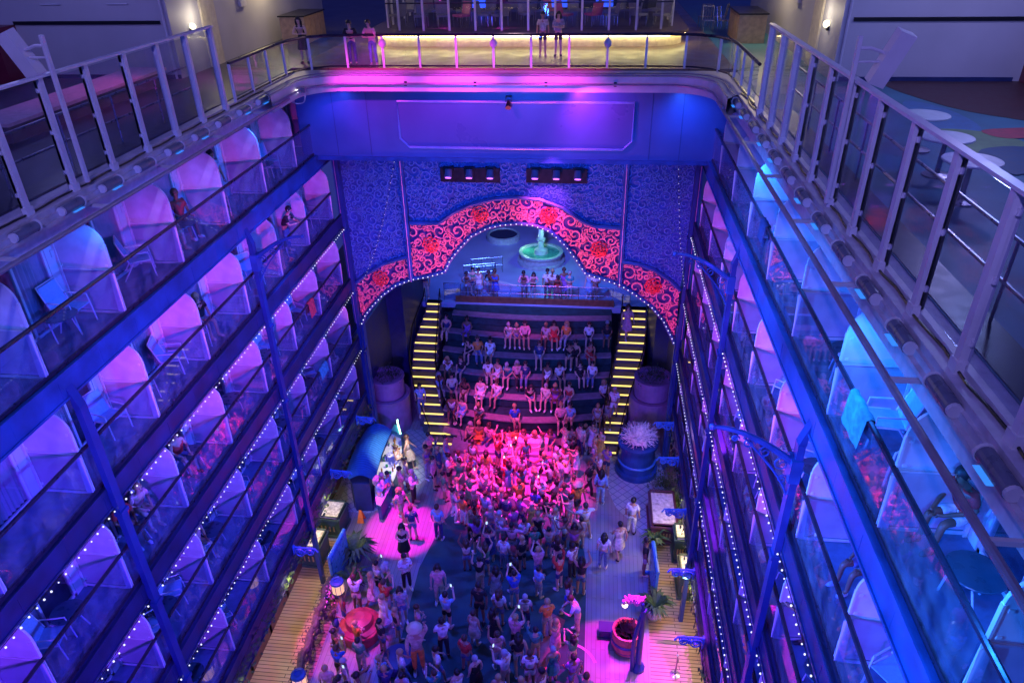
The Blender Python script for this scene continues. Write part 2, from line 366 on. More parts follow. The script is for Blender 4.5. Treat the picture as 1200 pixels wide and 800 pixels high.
# ------------------------------------------------------------------ balcony blocks
ORD = ['top', 'second', 'third', 'fourth', 'fifth']
ORDN = ['first', 'second', 'third', 'fourth', 'fifth', 'sixth', 'seventh', 'eighth', 'ninth', 'tenth']
def arc_pts(cx, cz, r, a0, a1, n=6):
    return [(cx + r * math.cos(R(a0 + (a1 - a0) * i / n)), cz + r * math.sin(R(a0 + (a1 - a0) * i / n))) for i in range(n + 1)]
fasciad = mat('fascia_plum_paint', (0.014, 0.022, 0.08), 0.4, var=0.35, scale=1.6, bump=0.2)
colpaint = mat('column_paint', (0.012, 0.04, 0.16), 0.35, var=0.15, scale=3)
def block(side):
    s = -1 if side == 'left' else 1
    X = XL if s < 0 else XR
    root = thing('balcony_block', f'tall block of ship balconies with arched white dividers, {side} side of the atrium', 'balcony block', (X, Y0, ZF))
    def B(name, m, f, parent, loc, smooth=False):
        b = MB(); f(b); return b.build(name, m, parent, loc, smooth)
    # prototype bay; local: +u into block = s*x, y from -PITCH to 0, z from balcony floor
    def slab(b): b.box((s * 0.02, -PITCH, -0.12), (s * 1.3, 0, 0))
    bay = B('balcony', balfloor, slab, root, (0, 0, DECKS[0] - ZF))
    def div(b):
        up = [(s * 1.18, 1.07), (s * 1.18, 2.10)] + [(s * u, z) for u, z in arc_pts(0.50, 1.60, 0.46, 90, 180, 9)] + [(s * 0.04, 1.07)]
        b.prism(up, -0.045, 0.0, 'y')
    B('divider', divm, div, bay, (0, 0, 0))
    def div2(b):
        b.prism([(s * 1.18, 0.10), (s * 1.18, 1.03), (s * 0.04, 1.03), (s * 0.04, 0.10)], -0.035, -0.01, 'y')
    B('lower_divider', divdim, div2, bay, (0, 0, 0))
    def frame(b):
        b.box((s * 1.14, -0.07, 0.0), (s * 1.19, -0.048, 2.2)); b.box((s * 0.04, -0.07, 0.04), (s * 1.14, -0.046, 0.09))
        b.box((s * 0.04, -0.055, 1.035), (s * 1.14, -0.01, 1.065)); b.box((s * 0.03, -0.055, 0.0), (s * 0.06, -0.0, 1.6))
        b.prism([(s * 0.02, .06), (s * -.02, 1.0), (s * .10, 1.0), (s * .16, .06)], -0.085, -0.072, 'y')  # lit edge of the glass put in as a white painted trapezoid
        for u, z in ((.10, 1.12), (.10, 1.5), (1.1, 1.12), (1.1, 1.9), (.1, .2), (1.1, .2)): b.box((s * u, -.056, z), (s * (u + .05), -.034, z + .05))
    B('divider_frame', white, frame, bay, (0, 0, 0))
    B('glass_pane', glass, lambda b: b.box((s * 0.02, -PITCH + 0.03, 0.10), (s * 0.032, -0.03, 1.03)), bay, (0, 0, 0))
    def rail(b):
        b.tube([(s * 0.02, -PITCH, 1.08), (s * 0.02, 0, 1.08)], 0.042, 8)
        b.box((s * 0.0, -PITCH, 0.0), (s * 0.05, 0, 0.10))
    B('handrail', darkrail, rail, bay, (0, 0, 0))
    def wall(b):
        b.box((s * 1.2, -PITCH, 0.0), (s * 1.36, -PITCH + 0.62, 2.35)); b.box((s * 1.2, -0.3, 0), (s * 1.36, 0, 2.35))
        b.box((s * 1.2, -PITCH + 0.42, 2.12), (s * 1.36, -0.3, 2.35))
        b.box((s * 1.185, -PITCH + .2, 0.05), (s * 1.2, -PITCH + .22, 2.3)); b.box((s * 1.18, -.16, 1.35), (s * 1.2, -.06, 1.5))
    B('cabin_wall', pale, wall, bay, (0, 0, 0))
    def door(b):
        y0, y1 = -PITCH + 0.42, -0.3
        for y in (y0, (y0 + y1) / 2 - 0.03, y1 - 0.06): b.box((s * 1.22, y, 0.0), (s * 1.28, y + 0.06, 2.12))
        b.box((s * 1.22, y0, 2.05), (s * 1.28, y1, 2.12)); b.box((s * 1.22, y0, 0), (s * 1.28, y1, 0.06))
        b.box((s * 1.2, y0 + 0.1, 0.95), (s * 1.22, y0 + 0.13, 1.2))
    B('sliding_door', white, door, bay, (0, 0, 0))
    B('door_glass', glass_dark, lambda b: b.box((s * 1.245, -PITCH + 0.44, 0.05), (s * 1.255, -0.33, 2.08)), bay, (0, 0, 0))
    def curt(b, y0, y1):
        n = 22; vs = []
        for i in range(n + 1):
            y = y0 + (y1 - y0) * i / n; u = 1.32 + 0.03 * math.sin(i * 1.9)
            vs += [(s * u, y, 0.05), (s * u, y, 2.1)]
        b.add(vs, [(2 * i, 2 * i + 2, 2 * i + 3, 2 * i + 1) for i in range(n)])
    cu = B('curtain', curtain, lambda b: curt(b, -PITCH + 0.45, -0.33), bay, (0, 0, 0))
    # dark interior wall behind the door glass
    def soff(b): b.box((s * 0.0, -PITCH, 2.2), (s * 1.9, 0, 2.24))
    nb = 10 if s < 0 else 10
    protos = TREE(bay)
    half = {}
    for y0, y1, key in ((-PITCH + 0.45, -1.25, 'a'), (-1.1, -0.33, 'b')):
        b = MB(); curt(b, y0, y1); me = b.mesh('curtain'); me.materials.append(curtain); half[key] = me
    for d, z in enumerate(DECKS):
        for k in range(nb):
            if d == 0 and k == 0: nbay = bay; nbay.location = (0, 0, z - ZF)
            else: nbay = copy_tree(bay, root, (0, -k * PITCH, z - ZF))
            r = random.random()
            for ch in kids(nbay) if False else [c for c in nbay.children]:
                if ch.name.startswith('curtain'):
                    if r < 0.45: ch.data = half['a']
                    elif r < 0.7: ch.data = half['b']
    L = nb * PITCH
    # back wall (dark cabin interior) and roof soffits
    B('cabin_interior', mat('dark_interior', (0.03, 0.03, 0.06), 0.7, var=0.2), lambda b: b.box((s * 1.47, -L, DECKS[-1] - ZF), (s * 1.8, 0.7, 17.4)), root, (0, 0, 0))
    for d, z in enumerate(DECKS):
        h = z - ZF
        lowd = 0.5 if d < 4 else 1.0
        def fascia(b):
            b.box((s * -0.10, -L, h - lowd), (s * 0.0, 0.75, h + 0.02))
            b.box((s * -0.13, -L, h - 0.06), (s * -0.10, 0.75, h + 0.05)); b.box((s * -0.13, -L, h - lowd), (s * -0.10, 0.75, h - lowd + 0.05))
            for q in range(nb):
                b.box((s * -0.108, -q * PITCH - .03, h - 0.44), (s * -0.10, -q * PITCH + .03, h - .07))
                b.box((s * -0.104, -q * PITCH - 1.3, h - 0.44), (s * -0.10, -q * PITCH - 1.285, h - .07))
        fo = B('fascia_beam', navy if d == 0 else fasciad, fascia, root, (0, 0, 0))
        B('soffit', pale, lambda b: b.box((s * 0.0, -L, h - 0.50), (s * 1.6, 0.75, h - 0.46)), root, (0, 0, 0))
        if 1 <= d <= 4:
            zz = h - 0.53 if d < 4 else h - 0.30
            def bulbs(b):
                y = 0.6
                while y > -L:
                    b.ball((s * -0.17, y, zz - 0.035 * abs(math.sin(y * 1.222)) + random.uniform(-.008, .008)), random.uniform(.015, .024), 6, 3); y -= random.uniform(.19, .215)
            if d < 4: B('bulb_string', bulbm, bulbs, fo, (0, 0, 0))['kind'] = 'stuff'
            B('bulb_cable', black, lambda b: b.tube([(s * -0.16, 0.6, zz + 0.04), (s * -0.16, -L, zz + 0.04)], 0.008, 5), fo, (0, 0, 0))
    # garland on lowest beam
    def ivy(b):
        for i in range(900):
            y = random.uniform(-L, 0.7); z = DECKS[-1] - ZF - random.uniform(0.3, 1.1); a = random.uniform(0, 6.28); r = random.uniform(.04, .1)
            c = Vector((s * -random.uniform(.12, .26), y, z)); e = Vector((math.cos(a) * .4, math.cos(a), math.sin(a))) * r; g = Vector((.5, -math.sin(a), math.cos(a))) * r * .6
            b.add([c - e, c + g, c + e, c - g], [(0, 1, 2, 3)])
    B('garland', foliage, ivy, root, (0, 0, 0))
    # columns: on the dividers near y 10.4 and 18.2, and the end pier beside the arch
    for cy in ((18.5 if s < 0 else 18.0) - Y0, 10.5 - Y0, 0.66, 2.7 - Y0):
        hw = 0.10 if cy < 0.5 else 0.16
        zt = (DECKS[0] - ZF) - 0.72 if cy < 0.5 else 17.4
        def colm(b):
            b.box((s * -0.24, cy - hw, 0), (s * -0.11, cy + hw, zt))
            for q in (2.6, 5.6, 8.4, 11.2):
                b.prism([(s * -.24, zt - .01), (s * -.10, zt + .45), (s * -.10, zt - .01)], cy - hw, cy + hw, 'y') if cy < .5 and q == 2.6 else None
                b.box((s * -0.28, cy - hw - .03, q), (s * -0.105, cy + hw + .03, q + 0.10))
        co = B('column', colpaint, colm, root, (0, 0, 0))
        if cy < 0.5 and not (s < 0 and cy < -12):
            # scroll bracket reaching over the atrium, just under the top beam
            def brk(b):
                zb = 13.45
                top = [(s * (-0.2 - 1.5 * t), cy, zb + 0.72 * math.sin(t * math.pi / 2) + .05) for t in [i / 12 for i in range(13)]]
                b.tube(top, [0.075 - 0.035 * i / 12 for i in range(13)], 8)
                low = [(s * (-0.2 - 0.95 * t), cy, zb - 0.75 + 1.32 * (t ** 0.75)) for t in [i / 8 for i in range(9)]]
                b.tube(low, 0.024, 6)
                for (u, z, r) in ((0.42, 0.02, 0.17), (0.75, 0.27, 0.14), (1.05, 0.44, 0.11), (1.3, .54, .07), (.36, -.32, .10)):
                    sp = [(s * (-u + r * (1 - i / 26) * math.cos(i * 0.45)), cy, zb + z + r * (1 - i / 26) * math.sin(i * 0.45)) for i in range(22)]
                    b.tube(sp, 0.017, 5)
                b.box((s * -0.30, cy - .15, zb - .3), (s * -0.10, cy + .15, zb + .2))
                b.ball((s * -1.72, cy, zb + .77), 0.065, 8, 5)
            B('scroll_bracket', navy, brk, co, (0, 0, 0), False)
    # small scroll lamp brackets on the lowest beam
    for cy in [10.6, 12.2, 14.6, 17.2, 20, 22.9, 25.2] if s > 0 else [17.0, 21.0, 24.5]:
        def sb(b):
            z = DECKS[-1] - ZF - 0.25; y = cy - Y0
            for r0, uu, zz in ((.20, .36, -.02), (.15, .72, .02)):
                for yy in (-.05, .05):
                    b.tube([(s * (-uu + r0 * (1 - i / 30) * math.cos(i * .5)), y + yy, z + zz + r0 * (1 - i / 30) * math.sin(i * .5)) for i in range(22)], 0.025, 5)
            b.tube([(s * -0.12, y, z + .2), (s * -.9, y, z + .17), (s * -.98, y, z + .02)], .03, 6); b.box((s * -0.17, y - .06, z - .2), (s * -.12, y + .06, z + .24)); b.ball((s * -.55, y, z - .02), .07, 8, 5)
        B('scroll_bracket', azpaint, sb, root, (0, 0, 0))
    # ground floor shopfront
    def shop(b):
        for y in [i * 1.6 - L for i in range(int(L / 1.6) + 1)]:
            b.box((s * 0.9, y, 0), (s * 1.0, y + 0.14, 2.9))
        b.box((s * 0.9, -L, 0), (s * 1.02, 0.7, 0.5)); b.box((s * 0.9, -L, 2.3), (s * 1.02, 0.7, 2.45)); b.box((s * .9, -L, 2.85), (s * 3, .7, 2.95))
    B('shopfront', wood, shop, root, (0, 0, 0))
    B('shop_glass', glass_dark, lambda b: b.box((s * 0.96, -L, 0.5), (s * 0.97, 0.7, 2.85)), root, (0, 0, 0))
    B('shop_back_wall', mat('shop_wall', (0.3, 0.2, 0.14), 0.7, var=0.3), lambda b: b.box((s * 3.0, -L, 0), (s * 3.1, 0.7, 3.0)), root, (0, 0, 0))
    return root
block('left'); block('right')
for y in (12, 16, 20):
    lamp('shop_light', 'AREA', (XL - 0.35, y, -19.12), 85, WARM, (XL + 0.1, y, -22), 0.35, sy=2.0)
for y in (13, 17, 20.8):
    lamp('shop_light', 'AREA', (XR + 0.35, y, -19.12), 110, WARM, (XR - 0.5, y, -22), 0.35, sy=2.0)

# ------------------------------------------------------------------ rim: ledges, fixtures, tall windscreens
def rim(side):
    s = -1 if side == 'left' else 1
    X = XL if s < 0 else XR
    b = MB()
    b.box((X + s * 0.02, -2, ZT - 0.32), (X + s * 0.44, 24.6, ZT - 0.10)); b.box((X + s * 0.20, -2, ZT - 0.10), (X + s * 0.46, 24.6, ZT - 0.02)); b.box((X - s * 0.10, -2, ZT - 0.36), (X + s * 0.02, 24.6, ZT - 0.30))
    b.box((X - s * 0.03, -2, ZT - 0.40), (X + s * 0.03, 24.6, ZT - 0.2)); b.box((X + s * 0.02, -2, ZT - 0.7), (X + s * 0.44, 24.6, ZT - 0.32))
    t = thing('rim_ledge', f'pale painted metal ledge along the {side} rim of the atrium under the tall windscreen', 'ledge', (0, 0, 0))
    b.build('ledge_plate', mat('ledge_paint', (.50, .47, .54), .45, var=.15), t)
    r = MB(); xr = X - s * 0.42
    r.tube([(xr, -2, ZT - 0.42), (xr, 22.3, ZT - 0.42)], 0.045, 10)
    r.build('rim_pipe', mat('rim_pipe_paint', (0.25, 0.22, 0.28), 0.35, var=0.15), t)
    y = 2.45
    while y < 22.6:
        c = MB(); c.box((X, y - 0.025, ZT - 0.44), (xr, y + 0.025, ZT - 0.38)); c.build('cross_bar', white, t); y += PITCH
    # fixtures
    y = 4.45; i = 0; arr = []
    while y < 22: arr.append(y); y += 1.285
    n = len(arr)
    for i, y in enumerate(arr):
        lb = f'dark tubular wash light on the {side} rim ledge, ' + ('nearest the camera' if i == 0 else f'number {i + 1} counting away from the camera')
        g = thing('rim_wash_light', lb, 'light fixture', (X + s * 0.02, y, ZT - 0.26), 0, f'tubular lights along the {side} rim')
        q = MB(); q.tube([(-s * 0.10, -0.28, 0.05), (-s * 0.10, 0.26, 0.05)], 0.095, 16); q.build('lamp_tube', mat('fixture_grey', (0.13, 0.14, 0.19), 0.3, var=0.2), g, smooth=False)
        q = MB(); q.tube([(-s * 0.10, -0.28, 0.05), (-s * 0.10, -0.33, 0.05)], 0.085, 12); q.build('end_cap', white, g); q = MB(); q.tube([(-s * .1, .26, .05), (-s * .1, .30, .05)], .11, 12); q.build('end_cap', white, g)
        q = MB(); q.box((-s * 0.02, -0.2, -0.02), (s * 0.10, 0.26, 0.03)); q.box((-s * .12, .24, -.03), (s * .1, .3, .06)); q.box((s * .05, -.3, -.02), (s * .16, -.05, .1)); q.build('bracket', pale, g)
        if i % 3 != 2:
            q = MB(); q.box((-s * 0.22, -0.10, -0.045), (-s * 0.15, 0.20, -0.04)); q.build('lens', glow('lens_blue', (0.03, 0.25, 1.0), 1.0), g)
    c = MB(); c.box((X + s * .47, -2, ZT + .004), (X + s * 1.0, 19.5, ZT + .012)); c.build('black_strip', black, t)  # thin black strip filling in the dark gap along the fence base
    # cable conduit
    b = MB(); pts = [(X + s * (0.16 + 0.03 * math.sin(k * 1.7)), 3 + k * 0.4, ZT - 0.07) for k in range(48)]; b.tube(pts, 0.018, 6); b.build('cable', black, t)
    # windscreen
    xs = X + s * 0.15
    ws = thing('glass_windscreen', f'tall glass windscreen with flat white posts along the {side} open deck edge', 'windscreen', (xs, 12, ZT))
    yy = 19.35 - 12; posts = []
    while yy > 2.2 - 12: posts.append(yy); yy -= 1.332
    pp = MB(); pp.box((-0.03, -0.06, -0.1), (0.03, 0.06, 2.0)); pp.box((-.05, -.09, -.10), (.05, .09, .05))
    for zc in (.25, 1.0, 1.75): pp.box((s * .03, -.085, zc), (s * .075, .085, zc + .07)); pp.box((s * .035, -.03, -.1), (s * .11, .03, 1.98))
    first = None
    for y in posts:
        if first is None: first = pp.build('post', white, ws, (0, y, 0))
        else:
            c = first.copy(); COL.objects.link(c); c.parent = ws; c.location = (0, y, 0)
    gp = MB(); gp.box((s * 0.05, -1.332 + 0.08, 0.08), (s * 0.062, -0.08, 1.93)); f2 = None
    for y in posts[:-1]:
        if f2 is None: f2 = gp.build('glass_panel', glass_tall, ws, (0, y, 0))
        else:
            c = f2.copy(); COL.objects.link(c); c.parent = ws; c.location = (0, y, 0)
    b = MB(); b.box((-0.05, posts[-1], 1.995), (0.07, posts[0] + .07, 2.04)); b.build('top_rail', white, ws)
    # low guard rail behind glass
    gr = thing('deck_rail', f'thin metal guard rail standing behind the {side} glass windscreen', 'railing', (xs + s * 0.75, 12, ZT))
    b = MB()
    for z in (0.55, 1.08): b.tube([(0, -11, z), (0, 7.3, z)], 0.025, 6)
    b.build('rail_bar', metal, gr)
    b = MB()
    for k in range(11): b.tube([(0, -11 + k * 1.83, 0), (0, -11 + k * 1.83, 1.08)], 0.02, 6)
    b.build('rail_post', metal, gr)
rim('left'); rim('right')
# header with rounded corners: rim over the arch
def rounded(xa, xb, y, r, n=8):
    return [(xa, y - r - 1.8), (xa, y - r)] + [(xa + r - r * math.cos(R(90 * i / n)), y - r + r * math.sin(R(90 * i / n))) for i in range(1, n + 1)] + \
           [(xb - r + r * math.sin(R(90 * i / n)), y - r + r * math.cos(R(90 * i / n))) for i in range(n + 1)] + [(xb, y - r - 1.8)]
hd = thing('header_wall', 'broad blue-grey header wall with a framed panel above the carved arch, under the rear railing', 'wall', (-2.9, YH, -7.3))
O = Vector((-2.9, YH, -7.3))
def loc(b, name, m, parent, org=O, smooth=False):
    b.v = [tuple(Vector(v) - org) for v in b.v]; return b.build(name, m, parent, (0, 0, 0), smooth)
b = MB(); b.box((XL - 0.4, YH, -7.28), (XR + 0.4, YH + 0.5, -5.05)); loc(b, 'wall_face', mat('header_paint', (0.045, 0.10, 0.25), 0.35, var=0.12, scale=0.8), hd)
b = MB()
oc = rounded(XL + 0.35, XR - 0.35, 24.25, 1.3); inn = rounded(XL - 0.45, XR + 0.45, 25.08, 1.0)
n = len(oc); vs = []
for z in (-4.98, -4.50): vs += [(p[0], p[1], z) for p in oc]
vs += [(p[0], p[1], -4.46) for p in inn]; vs += [(p[0], p[1], -4.98) for p in inn]
fs = []
for i in range(n - 1):
    fs += [(i, i + 1, n + i + 1, n + i), (n + i, n + i + 1, 2 * n + i + 1, 2 * n + i), (3 * n + i + 1, 3 * n + i, i, i + 1), (2 * n + i, 2 * n + i + 1, 3 * n + i + 1, 3 * n + i)]
b.add(vs, fs); loc(b, 'rounded_rim', pale, hd)
for k, (off, z, r_) in enumerate(((0.03, -4.46, .025), (0.3, -4.45, .018), (-0.12, -4.72, .035))):
    q = [(p[0] * (1) + (0.02 if p[0] < -3 else -0.02), p[1] + off, z) for p in rounded(XL + 0.35 - off * .8, XR - 0.35 + off * .8, 24.25, 1.3)]
    b = MB(); b.tube(q, r_, 6); loc(b, 'rim_trim', mat('trim_violet', (0.25, 0.2, 0.32), 0.35, var=0.1), hd)
b = MB()
A = aty(465, 119, YH - .04); C_ = aty(740, 176, YH - .04); x0, z1, x1, z0 = A.x, A.z, C_.x, C_.z; c = .3
P8 = [(x0 + c, z0), (x1 - c, z0), (x1, z0 + c), (x1, z1), (x0, z1), (x0, z0 + c)]
b.tube([(x, YH - .03, z) for x, z in P8], 0.045, 6, closed=True); loc(b, 'panel_frame', scrollblue, hd)
b = MB(); b.prism(P8, YH - .02, YH - .001, 'y'); loc(b, 'framed_panel', mat('panel_paint', (0.06, 0.085, 0.25), 0.3, var=0.1, scale=.7), hd)
b = MB(); b.box((XL - .3, YH - .06, -7.42), (XR + .3, YH + .5, -7.28)); loc(b, 'lower_moulding', navy, hd)
b = MB()
for x in (XL + .9, XL + 2.1, 1.9, 2.9): b.box((x, YH - .008, -7.27), (x + .015, YH, -5.06))
loc(b, 'seam', navyd, hd)
b = MB()
for x in (-8.6, -6.2, -3.9, -1.6, .6, 2.6): b.box((x, 24.23, -4.80), (x + .09, 24.25, -4.66))
loc(b, 'rim_vent', black, hd)
# closing walls between header and arch wall
# small black projector hung from the header
p = aty(596, 121, YH - .25)
t = thing('projector', 'small black spotlight hanging at the middle of the header panel', 'light fixture', p)
b = MB(); b.tube([(0, 0.02, 0.02), (0, -.16, -.12)], [.07, .1], 10); b.build('lamp_head', black, t)
b = MB(); b.box((-.1, -.03, .02), (-.08, .03, .2)); b.box((.08, -.03, .02), (.1, .03, .2)); b.box((-.1, -.03, .18), (.1, .25, .2)); b.build('yoke', black, t)
lamp('panel_light', 'SPOT', (-0.6, 23.75, -5.1), 300, (1.0, 0.06, 0.9), (0.3, YH + .1, -6.3), 0.1, 140, 0.9)
for x in (-7.5, -4.5, -1.5):
    lamp('panel_light', 'SPOT', (x, 22.4, -3.4), 800 if x < -2 else 520, (1.0, 0.04, 0.75), (x + .2, 24.5, -4.75), 0.1, 80, 0.9)
lamp('panel_light', 'SPOT', (2.9, 23.4, -5.3), 240, (0.02, 0.12, 1.0), (3.2, YH + .1, -6.6), 0.1, 130, 0.9)
lamp('panel_light', 'SPOT', (-8.8, 23.4, -5.3), 170, (0.03, 0.08, 1.0), (-8.8, YH + .1, -6.6), 0.1, 130, 0.9)

# ------------------------------------------------------------------ arch wall with scrollwork
AW = thing('arch_wall', 'ornate carved proscenium wall with blue lattice panels and coral flower arch around the stage', 'arch', (-2.9, YA, ZF))
OA = Vector((-2.9, YA, ZF))
def P2(pts, y=YA): return [(aty(a, c, y).x, aty(a, c, y).z) for a, c in pts]
def Z(a, c): return (a / 2.609 + 380, c / 2.609 + 170)
inner_c = [Z(*p) for p in ((268, 407), (320, 398), (370, 384), (385, 350), (415, 312), (450, 275), (500, 250), (545, 240), (590, 237), (640, 242), (690, 260), (735, 300), (770, 345), (800, 390), (850, 405), (905, 423))]
outer_c = [Z(*p) for p in ((262, 237), (350, 237), (395, 205), (450, 180), (520, 163), (590, 158), (660, 165), (730, 190), (790, 232), (830, 247), (908, 252))]
inner_l = [Z(*p) for p in ((118, 540), (128, 515), (150, 487), (180, 455), (220, 425), (268, 407))]
outer_l = [Z(*p) for p in ((97, 420), (130, 392), (180, 362), (225, 347), (262, 338))]
inner_r = [Z(*p) for p in ((905, 423), (950, 452), (1000, 490), (1035, 530), (1060, 580), (1070, 605))]
outer_r = [Z(*p) for p in ((912, 355), (960, 362), (1010, 380), (1055, 410), (1088, 442))]
poly_c = P2(outer_c + inner_c[::-1]); poly_l = P2(outer_l + inner_l[::-1]); poly_r = P2(outer_r + inner_r[::-1])
xl_, xr_ = P2([(472, 261), (730, 267)]); xl_ = xl_[0] + .15; xr_ = xr_[0]
TOPZ = -7.0
lat_c = [(xl_ - .0, TOPZ), (xr_, TOPZ)] + P2(outer_c)[::-1]
lat_l = [(XL, TOPZ), (xl_, TOPZ)] + P2(outer_l)[::-1]; lat_l[-1] = (XL, lat_l[-1][1])
lat_r = [(xr_, TOPZ), (XR, TOPZ)] + P2(outer_r)[::-1]
def inside(x, z, poly):
    c = False; n = len(poly)
    for i in range(n):
        x1, z1 = poly[i]; x2, z2 = poly[(i + 1) % n]
        if (z1 > z) != (z2 > z) and x < (x2 - x1) * (z - z1) / (z2 - z1) + x1: c = not c
    return c
def panel(poly, m, name, t=0.12, y=YA + 0.02):
    b = MB(); b.prism(poly, y, y + t, 'y')
    bm = None
    return loc(b, name, m, AW, OA)
def tri_panel(poly, m, name, y0, y1):
    # concave-safe prism
    bm = bmesh.new(); vs = [bm.verts.new((x - OA.x, y0 - OA.y, z - OA.z)) for x, z in poly]
    f = bm.faces.new(vs); bmesh.ops.triangulate(bm, faces=[f])
    r = bmesh.ops.extrude_face_region(bm, geom=bm.faces[:]); bmesh.ops.translate(bm, verts=[v for v in r['geom'] if isinstance(v, bmesh.types.BMVert)], vec=(0, y1 - y0, 0))
    bmesh.ops.recalc_face_normals(bm, faces=bm.faces)
    me = bpy.data.meshes.new(name); bm.to_mesh(me); bm.free(); me.materials.append(m)
    o = bpy.data.objects.new(name, me); COL.objects.link(o); o.parent = AW; return o
for pg in (lat_c, lat_l, lat_r): tri_panel(pg, latback, 'lattice_backing', YA + .06, YA + .3)
for pg in (poly_c, poly_l, poly_r): tri_panel(pg, coralback, 'arch_backing', YA + .04, YA + .3)
def scrolls(poly, n, rmin, rmax, wd, y, seed, thick=0.05):
    rnd = random.Random(seed); b = MB()
    xs = [p[0] for p in poly]; zs = [p[1] for p in poly]; placed = []
    tries = 0
    while len(placed) < n and tries < n * 30:
        tries += 1
        x, z = rnd.uniform(min(xs), max(xs)), rnd.uniform(min(zs), max(zs))
        r = rnd.uniform(rmin, rmax)
        if not inside(x, z, poly) or any((x - a) ** 2 + (z - c) ** 2 < (0.80 * (r + q)) ** 2 for a, c, q in placed): continue
        placed.append((x, z, r)); a0 = rnd.uniform(0, 6.28); dr = rnd.choice((-1, 1))
        N = 22; prev = []
        pts = []
        for i in range(N):
            t = i / (N - 1); rr = r * (0.10 + 1.0 * t + .55 * max(0, t - .75) * 4 * (t - .75) * 2); a = a0 + dr * (9.4 * (1 - t) ** 0.85)
            pts.append((x + rr * math.cos(a), z + rr * math.sin(a)))
        # leaf tail
        for i in range(N - 1):
            (xa, za), (xb, zb) = pts[i], pts[i + 1]
            if not (inside(xa, za, poly) and inside(xb, zb, poly)): continue
            d = math.hypot(xb - xa, zb - za) or 1e-6; nx, nz = -(zb - za) / d, (xb - xa) / d
            w0 = wd * (0.35 + 1.0 * math.sin(math.pi * min(1, (i + .5) / N))); w1 = wd * (0.35 + 1.0 * math.sin(math.pi * min(1, (i + 1.5) / N)))
            q = [(xa + nx * w0, za + nz * w0), (xb + nx * w1, zb + nz * w1), (xb - nx * w1, zb - nz * w1), (xa - nx * w0, za - nz * w0)]
            vs = [(u, y, v) for u, v in q] + [(u, y + thick, v) for u, v in q]
            b.add(vs, [(0, 1, 2, 3), (0, 4, 5, 1), (2, 6, 7, 3)])
        for k in range(2):   # leaves
            i = rnd.randrange(6, N - 1); xa, za = pts[i]; a = rnd.uniform(0, 6.28); l = wd * rnd.uniform(2.2, 5.0)
            tip = (xa + l * math.cos(a), za + l * math.sin(a))
            if inside(*tip, poly) and inside(xa, za, poly):
                h = l * .3; mx, mz = xa + l * .5 * math.cos(a), za + l * .5 * math.sin(a)
                q = [(xa, za), (mx - h * math.sin(a), mz + h * math.cos(a)), tip, (mx + h * math.sin(a), mz - h * math.cos(a))]
                b.add([(u, y - .01, v) for u, v in q] + [(u, y + thick, v) for u, v in q], [(0, 1, 2, 3), (0, 4, 5, 1), (1, 5, 6, 2), (2, 6, 7, 3), (3, 7, 4, 0)])
    return b
k = 0
for pg, n in ((poly_c, 700), (poly_l, 200), (poly_r, 200)):
    loc(scrolls(pg, n, .09, .34, .021, YA - .05, 5 + k, .08), 'coral_scrollwork', coral, AW, OA); k += 1
for pg, n in ((lat_c, 900), (lat_l, 700), (lat_r, 700)):
    loc(scrolls(pg, n, .07, .26, .012, YA - .0, 15 + k, .05), 'blue_scrollwork', scrollblue, AW, OA); k += 1
for px, py in (Z(475, 212), Z(685, 217), Z(325, 305), Z(840, 320), Z(172, 408), Z(1005, 432)):
    p = aty(px, py, YA - .1); b = MB(); 
    for ring, (rr, n_, yy) in enumerate(((.34, 8, .02), (.22, 6, -.05), (.12, 4, -.12))):
        for i in range(n_):
            a = 6.283 * i / n_ + ring * .3; c_ = Vector((p.x + rr * .62 * math.cos(a), p.y + yy, p.z + rr * .62 * math.sin(a)))
            b.tube([c_ + Vector((rr * .34 * math.cos(a + q), -.02 * q, rr * .34 * math.sin(a + q))) for q in (-1.9, -1.2, -.4, .4, 1.2, 1.9)], [.012, .026, .034, .034, .026, .012], 5)
    b.ball((p.x, p.y - .12, p.z), .06, 8, 5); loc(b, 'rose_medallion', rose, AW, OA)
def edge_tube(pts, m, name, r, y): b = MB(); b.tube([(x, y, z) for x, z in pts], r, 6); return loc(b, name, m, AW, OA)
for ptl in (P2(outer_l), P2(outer_c), P2(outer_r), P2(inner_l + inner_c + inner_r)):
    edge_tube(ptl, navy, 'arch_moulding', .085, YA - .06)
for x, zb in ((XL + .05, -15.0), (xl_, P2([inner_c[0]])[0][1] - .1), (xr_, P2([inner_c[-1]])[0][1] - .1), (XR - .05, -15.2)):
    b = MB(); b.box((x - .09, YA - .12, zb), (x + .09, YA + .3, TOPZ)); loc(b, 'pilaster', navy, AW, OA)
    b = MB(); b.tube([(x, YA - .14, zb), (x, YA - .14, TOPZ)], .016, 5); loc(b, 'trim_line', mat('trim_pink', (.6, .35, .5), .4), AW, OA)
pts = P2(inner_l + inner_c + inner_r); b = MB(); acc = 0
for i in range(len(pts) - 1):
    (xa, za), (xb, zb) = pts[i], pts[i + 1]; d = math.hypot(xb - xa, zb - za); t = acc
    while t < d:
        b.ball((xa + (xb - xa) * t / d, YA - .17, za + (zb - za) * t / d), .027, 6, 3); t += .21
    acc = t - d
loc(b, 'bulb_string', bulbm, AW, OA)
# lower piers of the arch down to the floor
for xs_ in ((XL, XL + .28), (XR - .28, XR)):
    b = MB(); b.box((xs_[0], YA - .05, ZF), (xs_[1], YA + .3, -14.6)); loc(b, 'arch_pier', navy, AW, OA)
